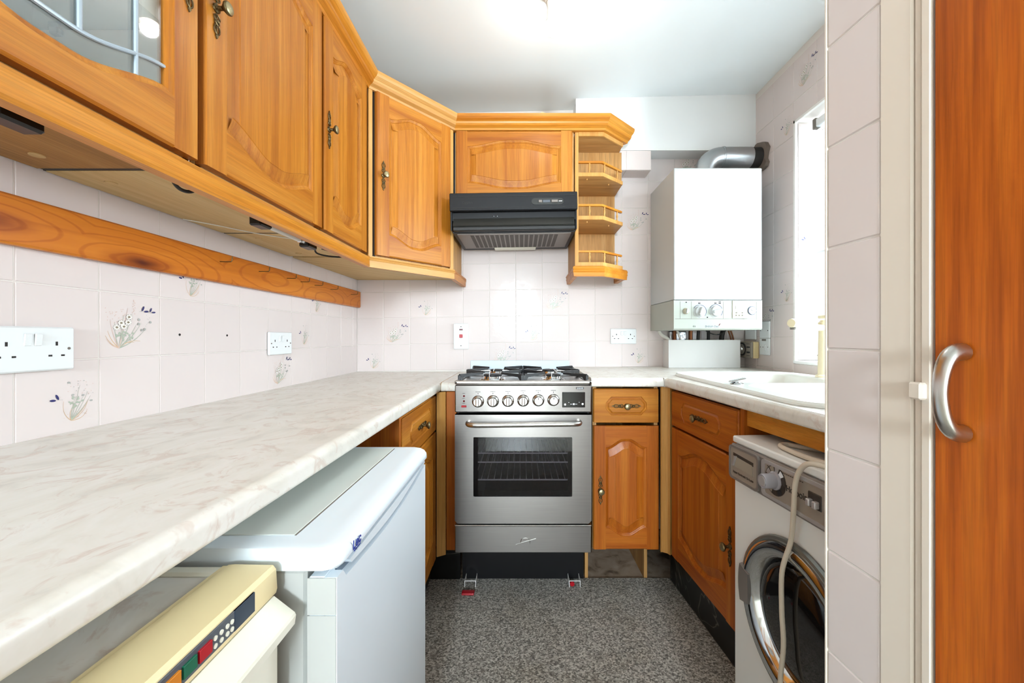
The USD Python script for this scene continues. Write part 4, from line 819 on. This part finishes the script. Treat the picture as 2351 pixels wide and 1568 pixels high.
for s in (-1, 1):
    cx = s * .135; gz = .941; g = []
    x0, x1, y0, y1 = cx - .1305, cx + .1305, .045, .548
    for (a, b) in (((x0, y0), (x1, y0)), ((x0, y1), (x1, y1)), ((x0, y0), (x0, y1)), ((x1, y0), (x1, y1)), ((x0, (y0 + y1) / 2), (x1, (y0 + y1) / 2))):
        g.append(rb(min(a[0], b[0]) - .004, max(a[0], b[0]) + .004, min(a[1], b[1]) - .004, max(a[1], b[1]) + .004, gz - .030, gz - .022, .002))
    for by_ in (.165, .43):
        for dx, dy in ((1, 1), (1, -1), (-1, 1), (-1, -1)):
            ex, ey = (x1 if dx > 0 else x0), by_ + dy * .118; ix, iy = cx + dx * .042, by_ + dy * .034
            dv = np.array((ix - ex, iy - ey)); dv /= np.linalg.norm(dv); nv = np.array((-dv[1], dv[0])) * .0042
            pts = [(p[0] + q * nv[0], p[1] + q * nv[1], z) for p, zs in (((ex, ey), (gz - .030, gz + .008)), ((ex + dv[0] * .02, ey + dv[1] * .02), (gz - .006, gz + .008)), ((ix, iy), (gz - .001, gz + .008))) for z in zs for q in (-1, 1)]
            g.append(hull(pts[:8])); g.append(hull(pts[4:]))
    for fx, fy in ((x0, y0), (x1, y0), (x0, y1), (x1, y1)): g.append(rb(fx - .006, fx + .006, fy - .006, fy + .006, .9165, gz + .004, .002))
    K.add('pan_support', g, 'iron')
    K.add('spark_rod', tube([(cx - .012, .115, .92), (cx - .01, .116, .953)], .002, 6), 'chrome'); K.add('pan_support_rod', tube([(cx - .004, .30, .95), (cx + .004, .20, .958), (cx + .006, .12, .956)], .0018, 6), 'chrome')
K.add('backguard', rb(-.289, .2575,   .595, .606, .915, .973, .002), 'pale_blue')

# ------------------------------------------------------------------ cooker hood
HD = Thing('cooker_hood', 'black cooker hood with slide controls over the cooker', 'hood', (-.037, 1.902, 1.60), 0, tilt=-.9)
HD.add('fascia', rb(-.30, .30, 0, .016, .098, .182, .003), 'hood')
HD.add('fascia_line', [rb(-.285, .285, -.0012, .002, .110, .1125, .0004), rb(-.285, .285, -.0012, .002, .163, .1655, .0004)], 'hood_dark')
HD.add('casing', [bx(-.298, -.292, .016, .415, .012, .180), bx(.292, .298, .016, .415, .012, .180), bx(-.292, .292, .016, .415, .174, .180), bx(-.292, .292, .030, .034, .06, .174)], 'hood')
HD.add('visor', hull([(x, y, z) for x in (-.287, .287) for y, z in ((.040, .086), (.045, .082), (.006, .032), (.014, .026))]), 'hood_visor')
HD.add('front_lip', rb(-.288, .288, .010, .042, .008, .027, .003), 'hood_dark')
HD.add('underside', [bx(-.292, .292, .042, .415, .004, .012)], 'hood')
HD.add('filter_plate', rb(-.275, .275, .055, .36, .000, .0045, .001), 'filter')
for x in np.linspace(-.205, .205, 18): HD.add('filter_slot', rb(x - .0085, x + .0085, .075, .335, -.0012, .0005, .0003), 'filter_slot')
HD.add('lamp_cover', rb(-.115, .115, .345, .405, -.004, .003, .002), 'cream_white')
op = Polygon(rrect(.085, .235, .122, .152, .015)); ctl = HD.add('control_recess', ext(op, -.002, .004), 'hood_visor')
HD.add('slider', rb(.118, .134, -.006, 0, .131, .143, .001), 'filter', ctl); HD.add('slider', rb(.178, .208, -.006, 0, .131, .143, .001), 'filter', ctl)
HD.add('scale_plate', rb(.138, .172, -.004, 0, .131, .143, .0006), 'slate', ctl); HD.add('light_slot', rb(.212, .228, -.004, 0, .135, .139, .0004), 'print_white', ctl)
HD.add('lettering', moved(text('Cygnus', .010, .0005), -.215, -.0005, .132), 'hood_visor', smooth=False)
for x in (-.095, -.079): HD.add('rivet', lathe([(.002, 0), (.001, .001)], 8, '-y', (x, .0295, .080)), 'chrome')

# ------------------------------------------------------------------ boiler, flue and pipes
BO = Thing('boiler', 'white wall-hung gas boiler with grey control panel', 'boiler', (.954, 1.973, 1.139))
bx0, bx1 = .739, 1.169
BO.add('casing', rbs(bx0, bx1, 1.974, 2.333, 1.284, 1.9265, .006, 2), 'boiler', smooth=40, world=True)
pnl = BO.add('control_panel', hull([(x, y, z) for x in (bx0, bx1) for y, z in ((1.974, 1.2825), (1.974, 1.1455), (1.979, 1.139), (2.332, 1.139), (2.332, 1.2825))]), 'boiler_grey', world=True)
px_ = lambda x: .739 + (x - 1547) * .002117; pz_ = lambda y: 1.103 - (y - 774) * .002117; YF = 1.974
for xk, yk, r in ((1606.6, 715, .027), (1643.7, 714.2, .027)):
    k = BO.add('dial', lathe([(r + .004, 0), (r + .004, .001), (r, .0012), (r, .004), (r - .004, .012), (r - .010, .0135)], 26, '-y', (px_(xk), YF, pz_(yk))), 'boiler', smooth=35, world=True)
    BO.add('grip', turned(rbs(px_(xk) - .007, px_(xk) + .007, YF - .026, YF - .012, pz_(yk) - .021, pz_(yk) + .022, .004, 2), 18 if xk < 1620 else 75, (0, 1, 0), (px_(xk), YF, pz_(yk))), 'boiler', k, smooth=40, world=True)
    a = np.radians(np.linspace(150, -40, 20)); BO.add('scale', tube(np.stack([px_(xk) + (r + .005) * np.cos(a), np.full(20, YF - .001), pz_(yk) + (r + .005) * np.sin(a)], 1), .0012, 6), 'print_grey', k, world=True)
k = BO.add('selector', lathe([(.0155, 0), (.0155, .003), (.012, .009), (.010, .010)], 20, '-y', (px_(1575.3), YF, pz_(714))), 'boiler_beige', smooth=35, world=True)
BO.add('grip', turned(rbs(px_(1575.3) - .0035, px_(1575.3) + .0035, YF - .017, YF - .009, pz_(714) - .012, pz_(714) + .012, .002, 2), 8, (0, 1, 0), (px_(1575.3), YF, pz_(714))), 'boiler', k, smooth=40, world=True)
tm = BO.add('timer_panel', rb(px_(1681), px_(1715), YF - .003, YF + .002, pz_(731), pz_(690), .001), 'boiler_beige', world=True)
BO.add('timer_display', rb(px_(1688), px_(1709), YF - .0045, YF, pz_(710), pz_(701), .0006), 'print_white', tm, world=True)
for xb, yb in ((1690.5, 718), (1704, 718), (1690, 724), (1697, 724), (1704, 724)): BO.add('button', lathe([(.0032, .003), (.0032, .005)], 10, '-y', (px_(xb), YF, pz_(yb))), 'bracket', tm, world=True)
gg = BO.add('gauge', lathe([(.0205, 0), (.0205, .004), (.0185, .005)], 26, '-y', (px_(1726.5), YF, pz_(713))), 'print_grey', smooth=35, world=True)
BO.add('gauge_face', lathe([(.0183, .0048), (.0183, .0056)], 26, '-y', (px_(1726.5), YF, pz_(713))), 'boiler', gg, world=True); BO.add('needle', tube([(px_(1723), YF - .006, pz_(711.5)), (px_(1727), YF - .006, pz_(713.5))], .0007, 5), 'print_dark', gg, world=True)
for xs in (1561.5, 1587.5, 1660.5, 1681.5, 1737): BO.add('seam', rb(px_(xs) - .0005, px_(xs) + .0005, YF - .0006, YF + .0008, pz_(732 if xs != 1737 else 734), pz_(692), .0001), 'bracket', pnl, world=True)
BO.add('seam', rb(px_(1550), px_(1735), YF - .0006, YF + .0008, pz_(732.4), pz_(731.6), .0001), 'bracket', pnl, world=True)
BO.add('seam', rb(bx0 + .01, bx1 - .003, YF - .0006, YF + .001, 1.2822, 1.2842, .0001), 'print_dark', pnl, world=True)
BO.add('symbols', [rb(px_(a), px_(b), YF - .0006, YF + .0008, pz_(d), pz_(c), .0001) for a, b, c, d in ((1603, 1608, 695, 697), (1640, 1645, 695, 697), (1650, 1655, 692, 693.4), (1650, 1655, 695, 697), (1604, 1607, 728.5, 730), (1641, 1645, 728, 729), (1623, 1625.5, 727, 730), (1574, 1577, 693, 695))], 'print_dark', pnl, world=True)
BO.add('lettering', moved(text('C1', .0075, .0004, True), px_(1594), 1.9740, pz_(751)), 'print_dark', pnl, world=True)
lt = turned(text('British Gas', .0095, .0004), 0, (0, 1, 0)); lt.vertices[:, 0] += lt.vertices[:, 2] * .25
BO.add('lettering', moved(lt, px_(1634), 1.9740, pz_(751.5)), 'print_grey', pnl, world=True)
BO.add('flame_logo', [moved(turned(ext([(-.0012, -.006), (.0012, -.007), (.002, 0), (.001, .008), (-.0008, .004), (-.002, 0)], -.0006, 0), 32, (0, 1, 0)), px_(1652), 1.9742, pz_(745))], 'dark_red', pnl, world=True)
FLU = Thing('flue', 'silver metal flue elbow from the boiler top into the right wall', 'flue', (.975, 2.165, 1.925))
elb = [(.975, 2.165, 1.927), (.975, 2.165, 1.975)] + [(1.06 - .085 * math.cos(t), 2.165, 1.975 + .085 * math.sin(t)) for t in np.linspace(.1, math.pi / 2, 10)]
FLU.add('elbow', tube(elb, .0525, 28), 'alu', smooth=50, world=True)
FLU.add('pipe', tube([(1.058, 2.165, 2.06), (1.215, 2.165, 2.06)], .0535, 28), 'alu', smooth=50, world=True)
FLU.add('seam', tube([(1.066, 2.165, 2.06), (1.071, 2.165, 2.06)], .0555, 28), 'alu', smooth=50, world=True)
FLU.add('seal', tube([(1.213, 2.165, 2.06), (1.262, 2.165, 2.06)], .0515, 28), 'rubber', smooth=50, world=True)
hp_ = [(2.165 + (.075 + .012 * math.sin(3.1 * t + 1) + .008 * math.sin(7 * t)) * math.cos(t), 2.06 + (.085 + .012 * math.sin(2.3 * t)) * math.sin(t)) for t in np.linspace(0, 2 * np.pi, 22, endpoint=False)]
FLU.add('mortar_collar', ext_x(hp_, 1.262, 1.2812), 'mortar', world=True)
def pipe(label, pts, r, m, name='pipe', cat='pipe'): solo(name, label, cat, tube(curve(pts, 5), r, 10), m, smooth=50, group='pipes below the boiler' if cat == 'pipe' else None)
pipe('white plastic hose below the left end of the boiler', [(.775, 2.30, 1.139), (.79, 2.295, 1.115), (.822, 2.288, 1.094), (.85, 2.285, 1.06)], .010, 'hose_white', 'hose', 'hose')
pipe('brown copper pipe below the boiler, leftmost of the bare pipes', [(.862, 2.29, 1.139), (.862, 2.29, 1.09), (.862, 2.29, 1.03)], .0105, 'copper')
pipe('thin white hose crossing in front of the foil below the boiler', [(.868, 2.27, 1.139), (.875, 2.262, 1.115), (.885, 2.268, 1.09), (.89, 2.28, 1.05)], .006, 'hose_white', 'hose', 'hose')
solo('foil_wrap', 'crumpled silver foil wrap below the boiler', 'foil', rbs(.838, .935, 2.300, 2.330, 1.045, 1.138, .008, 2), 'foil', smooth=40)
pipe('brown copper pipe right of the foil below the boiler', [(.952, 2.29, 1.139), (.952, 2.29, 1.09), (.952, 2.29, 1.03)], .011, 'copper')
pipe('black lagged pipe below the boiler under the first big dial', [(.992, 2.28, 1.139), (.990, 2.28, 1.10), (.988, 2.28, 1.03)], .0085, 'rubber')
pipe('black lagged pipe below the middle of the boiler', [(1.048, 2.28, 1.139), (1.048, 2.28, 1.10), (1.046, 2.28, 1.03)], .0085, 'rubber')
pipe('thick black slanting pipe below the boiler right of the middle', [(1.13, 2.28, 1.139), (1.122, 2.28, 1.10), (1.118, 2.28, 1.03)], .013, 'rubber')
pipe('drooping black cable below the middle of the boiler', [(1.02, 2.25, 1.139), (1.05, 2.245, 1.122), (1.09, 2.245, 1.118), (1.13, 2.25, 1.139)], .003, 'rubber', 'cable', 'cable')
pipe('thin copper pipe slanting below the right part of the boiler', [(1.165, 2.29, 1.139), (1.178, 2.29, 1.10), (1.188, 2.29, 1.04)], .0045, 'copper')
pipe('second thin copper pipe slanting beside the first, below the boiler', [(1.176, 2.285, 1.139), (1.189, 2.285, 1.10), (1.199, 2.285, 1.04)], .0045, 'copper')
solo('pipe_boxing', 'white melamine box on the worktop hiding the boiler pipes', 'pipe box', [rb(.811, 1.208, 2.243, 2.259, RT + .0003, 1.088, .001), bx(.811, .827, 2.259, 2.333, RT + .0003, 1.087), bx(1.192, 1.208, 2.259, 2.333, RT + .0003, 1.087)], 'boxing')
TM = Thing('heating_timer', 'old grey dial timer with cream side below the boiler', 'timer', (1.281, 2.258, 1.034), -90)
TM.add('case', rb(-.064, .068, -.030, 0, -.046, .044, .003), 'timer_cream')
TM.add('front', rb(-.064, .066, -.041, -.030, -.045, .043, .003), 'timer_grey')
dl = TM.add('dial', lathe([(.036, .041), (.036, .044), (.032, .046), (.030, .046)], 26, '-y', (-.022, 0, .002)), 'print_dark', smooth=30)
TM.add('dial_ring', lathe([(.029, .0455), (.029, .0475), (.018, .048)], 26, '-y', (-.022, 0, .002)), 'timer_grey', dl, smooth=30); TM.add('dial_center', lathe([(.015, .047), (.013, .056), (.010, .057)], 20, '-y', (-.022, 0, .002)), 'satin_chrome', dl, smooth=30)
for z in (-.014, .014): TM.add('switch', rb(.022, .050, -.044, -.040, z - .004, z + .004, .001), 'print_dark')
TM.add('caption', [rb(.020 + .005 * q, .023 + .005 * q, -.0415, -.0405, zz, zz + .003, .0001) for q in range(6) for zz in (.030, -.034)], 'print_dark')

# ------------------------------------------------------------------ fridge under the left worktop
FR = Thing('fridge', 'white undercounter fridge sticking out from under the left worktop', 'fridge', (-.52, .785, 0))
fy0, fy1 = .536, 1.031
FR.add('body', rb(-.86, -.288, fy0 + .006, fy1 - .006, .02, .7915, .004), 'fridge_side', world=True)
lidp = [(-.86, .7925), (-.256, .7925), (-.243, .7955), (-.2375, .802), (-.2385, .811), (-.244, .8185), (-.254, .8235), (-.27, .8255), (-.86, .8255)]
def lid_mesh():
    V = []; N = len(lidp); ys = [fy0, fy0 + .004, fy0 + .016, fy1 - .016, fy1 - .004, fy1]; sh = [.008, .003, 0, 0, .003, .008]
    c = np.array([-.55, .809])
    for y, s in zip(ys, sh):
        for x, z in lidp: V.append((x - s * (x > -.5), y, .809 + (z - .809) * (1 - s * 12)))
    F = []
    for i in range(len(ys) - 1):
        for k in range(N): a, b = i * N + k, i * N + (k + 1) % N; F += [(a, b, b + N), (a, b + N, a + N)]
    for e in (0, (len(ys) - 1) * N): F += [(e, e + k, e + k + 1) for k in range(1, N - 1)]
    return trimesh.Trimesh(np.array(V), F, process=False)
ld = FR.add('lid', lid_mesh(), 'fridge', smooth=35, world=True)
FR.add('top_panel', rb(-.845, -.318, fy0 + .032, fy1 - .022, .8252, .8268, .0008), 'fridge_top', ld, world=True)
FR.add('panel_groove', [bx(-.318, -.3155, fy0 + .032, fy1 - .022, .8250, .8259), bx(-.6, -.318, fy1 - .022, fy1 - .0198, .8250, .8259)], 'bracket', ld, world=True)
ty = np.linspace(fy0 + .03, fy1 - .003, 24); tz = .7755 + .009 * (ty - ty[0]) / (ty[-1] - ty[0]) - .016 * np.sin(np.pi * (ty - ty[0]) / (ty[-1] - ty[0]))
fd = FR.add('door', [rb(-.283, -.2605, fy0 + .002, fy1 - .002, .10, .785, .002), ext_x([(fy0 + .002, .10), (fy1 - .002, .10), (fy1 - .002, tz[-1] - .004)] + [(a, b - .004) for a, b in zip(ty[::-1], tz[::-1])] + [(fy0 + .02, .7845), (fy0 + .002, .7845)], -.2607, -.2448)], 'fridge', world=True)
FR.add('door_rim', ext_x([(ty[0] + .012, .7865)] + [(a, b + .005) for a, b in zip(ty[1:], tz[1:])] + [(fy1 - .002, .7865)], -.2607, -.2452), 'fridge', fd, world=True)
FR.add('door_cap', [rb(-.284, -.246, fy0 + .0005, fy0 + .002, .735, .784, .0005), rb(-.284, -.246, fy0 + .0008, fy0 + .002, .10, .734, .0004)], 'fridge_side', fd, world=True)
FR.add('handle_recess', ext_x([(a, b - .004) for a, b in zip(ty, tz)] + [(a, b + .005) for a, b in zip(ty[::-1], tz[::-1])], -.2604, -.2575), 'clip', fd, world=True)
lm = text('Lec', .0125, .0005, True); lm2 = text('refrigeration', .003, .0004)
for t_, z_ in ((lm, .8035), (lm2, .7995)):
    g = turned(t_, 90, (0, 0, 1)); g = moved(g, -.2372, .585, z_); FR.add('lettering', g, 'print_blue', ld, world=True)
FR.add('foot', [lathe([(.02, .0072), (.018, .022)], 12, 'z', (x, y, 0)) for x in (-.32, -.82) for y in (.58, .98)], 'black', world=True)

# cream appliance nearest the camera
DW = Thing('undercounter_freezer', 'yellowed cream undercounter appliance with coloured control buttons, nearest the camera', 'freezer', (-.6, .27, 0))
ay0, ay1 = .03, .523
DW.add('body', rb(-.90, -.322, ay0 + .004, ay1 - .004, .02, .772, .003), 'cream_white', world=True)
DW.add('top_frame', rb(-.90, -.382, ay1 - .018, ay1, .772, .8085, .003), 'cream_white', world=True); DW.add('top_frame', rb(-.90, -.382, ay0, ay0 + .018, .772, .8085, .003), 'cream_white', world=True)
DW.add('top_panel', bx(-.89, -.381, ay0 + .018, ay1 - .019, .772, .8045), 'top_grey', world=True)
fp = [(-.385, .774), (-.3165, .774), (-.3150, .780), (-.3165, .8045), (-.3205, .8095), (-.370, .8105), (-.378, .8098), (-.3795, .8085), (-.385, .8085)]
g = ext(fp, 0, ay1 - ay0); g.vertices[:, 1] += ay0
fa = DW.add('fascia', g, 'cream_plastic', smooth=30, world=True)
def strip_piece(name, y0, y1, z0, z1, m, out=.0012, par=None): return DW.add(name, rb(-.3175, -.3150 + out, y0, y1, z0, z1, .0004), m, par or fa, world=True)
strip_piece('control_strip', .20, .4785, .7805, .803, 'slate', .0006); strip_piece('control_window', .444, .478, .7805, .803, 'navy', .0010)
strip_piece('button', .394, .410, .7855, .798, 'red', .003); strip_piece('button', .3755, .391, .7855, .798, 'green', .003); strip_piece('button', .357, .3725, .7855, .798, 'orange', .003); strip_piece('button', .338, .353, .7855, .798, 'cream_white', .003)
for y in (.416, .4245, .433, .440):
    for z in (.7865, .7945): DW.add('indicator', lathe([(.0026, 0), (.0026, .001)], 10, 'x', (-.3144, y, z)), 'cream_white', fa, world=True)
DW.add('door_lip', hull([(x, y, z) for y in (ay0, ay1 - .006) for x, z in ((-.318, .773), (-.3155, .7735), (-.289, .7530), (-.2875, .7495), (-.289, .7380), (-.320, .7380))]), 'cream_white', world=True)
DW.add('door', rb(-.321, -.3085, ay0 + .002, ay1 - .008, .06, .7378, .003), 'cream_white', world=True)

# ------------------------------------------------------------------ washing machine
WM = Thing('washing_machine', 'old white washing machine with bronze control panel under the right worktop', 'washing machine', (.6125, 1.172, 0), -86.13)
W_ = .595
hole = lathe([(.150, -.05), (.150, .30)], 40, 'y', (.245, 0, .44))
WM.add('body', cut(rb(0, W_, 0, .52, .085, .800, .006), moved(hole, 0, 0, 0)), 'wm')
WM.add('top', rbs(-.001, W_ + .001, -.004, .52, .8015, .8205, .005, 2), 'wm', smooth=40)
WM.add('plinth', rb(.02, W_ - .02, .02, .50, .008, .085, .002), 'wm')
pn = WM.add('control_panel', rb(.001, W_ - .001, -.010, .002, .698, .800, .004), 'wm_trim')
dwr = WM.add('soap_drawer', ext(Polygon(rrect(.006, .131, .706, .796, .012)), -.016, -.009), 'wm_panel')
WM.add('drawer_frame', ext(Polygon(Polygon(rrect(.004, .133, .704, .798, .013)).exterior.coords, [rrect(.010, .127, .710, .792, .010)]), -.018, -.011), 'wm_trim', dwr)
WM.add('drawer_grip', ext([(.026, .741), (.110, .737), (.108, .766), (.026, .770)], -.0175, -.0155), 'wm_cut', dwr); WM.add('grip_shadow_slot', ext([(.024, .768), (.112, .764), (.112, .774), (.024, .778)], -.0168, -.0155), 'wm_dark', dwr)
WM.add('grip_edge', hull([(x, y, z) for x, z in ((.024, .742), (.030, .742), (.036, .771), (.042, .771)) for y in (-.0156, -.022)]), 'wm_frame', dwr)
t1 = text('Super Electronic De Luxe', .0055, .0004, True); WM.add('lettering', moved(t1, .068, -.0165, .7225), 'wm_dark', dwr)
fr_ = WM.add('panel_frame', ext(Polygon(Polygon(rrect(.140, .590, .706, .796, .010)).exterior.coords, [rrect(.152, .586, .714, .788, .006)]), -.014, -.009), 'wm_frame', pn)
WM.add('panel_face', rb(.150, .588, -.0118, -.008, .712, .790, .001), 'wm_panel', pn)
dd = WM.add('dial_plate', lathe([(.036, .0118), (.036, .0128)], 30, '-y', (.190, 0, .756)), 'wm_dark', pn)
for k in range(9):
    a0, a1 = math.radians(160 - 34 * k), math.radians(160 - 34 * k - 26); P = [(.190 + r * math.cos(a), .756 + r * math.sin(a)) for r, a in ((.021, a0), (.034, a0), (.034, (a0 + a1) / 2), (.034, a1), (.021, a1))]
    WM.add('dial_segment', ext(P[::-1], -.0134, -.0126), ('wm_frame', 'wm_cut', 'wm_frame', 'print_white', 'wm_dark', 'wm_dark', 'print_dark', 'wm_dark', 'wm_cut')[k], dd)
WM.add('dial_knob', lathe([(.022, .0126), (.022, .016), (.018, .019), (.0175, .044), (.0155, .0465), (.013, .0455)], 28, '-y', (.190, 0, .756)), 'dial_clear', dd, smooth=40)
WM.add('knob_cap', lathe([(.0115, .0435), (.0115, .0472), (.008, .0476)], 24, '-y', (.190, 0, .756)), 'wm_frame', dd, smooth=40)
WM.add('lettering', moved(text('Hotpoint', .013, .0005, True), .262, -.0118, .7455), 'wm_dark', pn)
sw = WM.add('switch_recess', rb(.292, .330, -.0135, -.009, .738, .772, .002), 'wm_dark', pn); WM.add('switch', rbs(.297, .308, -.024, -.012, .742, .758, .003, 2), 'wm_frame', sw, smooth=40); WM.add('switch', rbs(.314, .325, -.024, -.012, .742, .758, .003, 2), 'wm_frame', sw, smooth=40)
WM.add('caption', [rb(.160 + .006 * q, .164 + .006 * q, -.0122, -.0112, .782, .784, .0001) for q in range(20)], 'wm_dark', pn)
ringp = [(.150, .000), (.190, .001), (.192, .006), (.188, .014), (.178, .020), (.166, .022), (.154, .018), (.146, .008), (.143, -.02)]
def annulus(prof, c, n=56):
    a = np.linspace(0, 2 * np.pi, n, endpoint=False); V = [(c[0] + r * math.cos(t), -o, c[1] + r * math.sin(t)) for r, o in prof for t in a]; F = []
    for i in range(len(prof)):
        j = (i + 1) % len(prof)
        for k in range(n): p, q = i * n + k, i * n + (k + 1) % n; p2, q2 = j * n + k, j * n + (k + 1) % n; F += [(p, q, q2), (p, q2, p2)]
    return trimesh.Trimesh(np.array(V), F, process=False)
C_ = (.245, .44)
pd = WM.add('porthole_door', annulus([(.152, .0), (.191, .001), (.193, .006), (.190, .012), (.184, .014), (.180, .012), (.152, .010)], C_), 'door_grey', smooth=35)
WM.add('chrome_ring', annulus([(.134, -.01), (.178, .010), (.178, .017), (.168, .022), (.152, .020), (.140, .010), (.132, -.006)], C_), 'chrome', pd, smooth=40)
WM.add('porthole_glass', lathe([(.1335, -.012), (.130, -.002), (.118, .006), (.095, .012), (.06, .016), (.02, .018)], 48, '-y', (C_[0], 0, C_[1])), 'porthole', pd, smooth=50)
WM.add('door_latch', hull([(C_[0] + r * math.cos(t), -o, C_[1] + r * math.sin(t)) for r, o in ((.150, .012), (.150, .024), (.192, .012), (.190, .022)) for t in np.radians(np.linspace(166, 196, 8))]), 'wm_trim', pd, smooth=30)
WM.add('drum', lathe([(.148, -.28), (.149, -.02)], 40, '-y', (C_[0], 0, C_[1])) if False else annulus([(.1495, -.016), (.1495, -.28), (.149, -.28), (.149, -.016)], C_), 'drum')
# mains lead over the front, and its loop on top
def wmw(s, o, z):
    a = math.radians(-86.13); return (.6125 + s * math.cos(a) + o * math.sin(a), 1.172 + s * math.sin(a) - o * math.cos(a), z)
lead = [(.42, -.05, .8285), (.385, -.024, .8285), (.35, .002, .834), (.312, .022, .835), (.2883, .026, .815), (.2732, .026, .779), (.2629, .022, .717), (.2496, .018, .642), (.2374, .030, .566), (.2415, .034, .478), (.247, .034, .4025), (.236, .034, .304), (.232, .028, .2), (.235, .02, .1)]
solo('mains_lead', 'thick cream mains lead hanging down the front of the washing machine', 'cable', tube(curve([wmw(*p) for p in lead], 6), .0056, 10), 'cable', smooth=50)
lp_ = [(.26, -.24, .8275), (.20, -.12, .8275), (.155, -.075, .8275), (.135, -.060, .8275), (.145, -.034, .8275), (.20, -.024, .8275), (.27, -.026, .8275), (.34, -.052, .8275), (.44, -.10, .8275)]
solo('cable', 'cream cable loop lying on top of the washing machine', 'cable', tube(curve([wmw(*p) for p in lp_], 6), .006, 10), 'cable', smooth=50)

# ------------------------------------------------------------------ window blind, sill fitting, ceiling lamp
BD = Thing('venetian_blind', 'white venetian blind hanging in the window reveal', 'blind', (1.345, 1.38, 1.5))
BD.add('headrail', rb(1.328, 1.368, WY0 + .02, 1.842, 2.052, 2.088, .003), 'blind', world=True)
BD.add('bracket', rb(1.324, 1.372, 1.832, 1.852, 2.046, 2.094, .003), 'bracket', world=True)
for k in range(26):
    z = 2.040 - .0215 * k
    BD.add('slat', hull([(1.333, WY0 + .03, z - .0015), (1.333, 1.848, z - .0015), (1.345, WY0 + .03, z + .002), (1.345, 1.848, z + .002), (1.359, WY0 + .03, z + .003), (1.359, 1.848, z + .003), (1.345, WY0 + .03, z + .0012), (1.345, 1.848, z + .0012)]), 'blind', world=True)
for y in (1.05, 1.70): BD.add('cord', tube([(1.345, y, 2.05), (1.345, y, 1.49)], .0012, 6), 'blind', world=True)
BD.add('bottom_rail', rb(1.333, 1.359, WY0 + .03, 1.848, 1.478, 1.490, .002), 'blind', world=True)
SF = Thing('sill_fitting', 'small chrome fitting standing on the window sill', 'fitting', (1.352, 1.845, WZ0 + .014))
SF.add('base', lathe([(.014, 0), (.014, .006), (.008, .010), (.007, .018)], 16, 'z'), 'chrome', smooth=40); SF.add('cap', lathe([(.007, .018), (.012, .022), (.011, .029), (.005, .032)], 16, 'z'), 'chrome', smooth=40)
zc = Z_CEIL(.11)
LA = Thing('ceiling_lamp', 'bare white bulb in a white batten holder on the ceiling', 'lamp', (.116, 1.52, 2.23))
LA.add('ceiling_rose', lathe([(.048, zc - .002), (.047, zc - .018), (.030, zc - .034), (.026, zc - .05)], 26, 'z', (.116, 1.52, 0)), 'lamp_white', smooth=40, world=True)
LA.add('lamp_holder', lathe([(.0262, 2.2800), (.0262, 2.287), (.0235, 2.292), (.0205, 2.330), (.024, zc - .045)], 24, 'z', (.116, 1.52, 0)), 'lamp_white', smooth=40, world=True)
LA.add('collar_shade', lathe([(.014, 2.2868), (.0255, 2.2798)], 24, 'z', (.116, 1.52, 0)), 'bracket', world=True)
LA.add('bulb', lathe([(.003, 2.2315), (.012, 2.2335), (.0195, 2.240), (.0232, 2.251), (.0225, 2.262), (.018, 2.272), (.014, 2.279), (.0135, 2.290)], 26, 'z', (.116, 1.52, 0)), 'bulb', smooth=60, world=True)
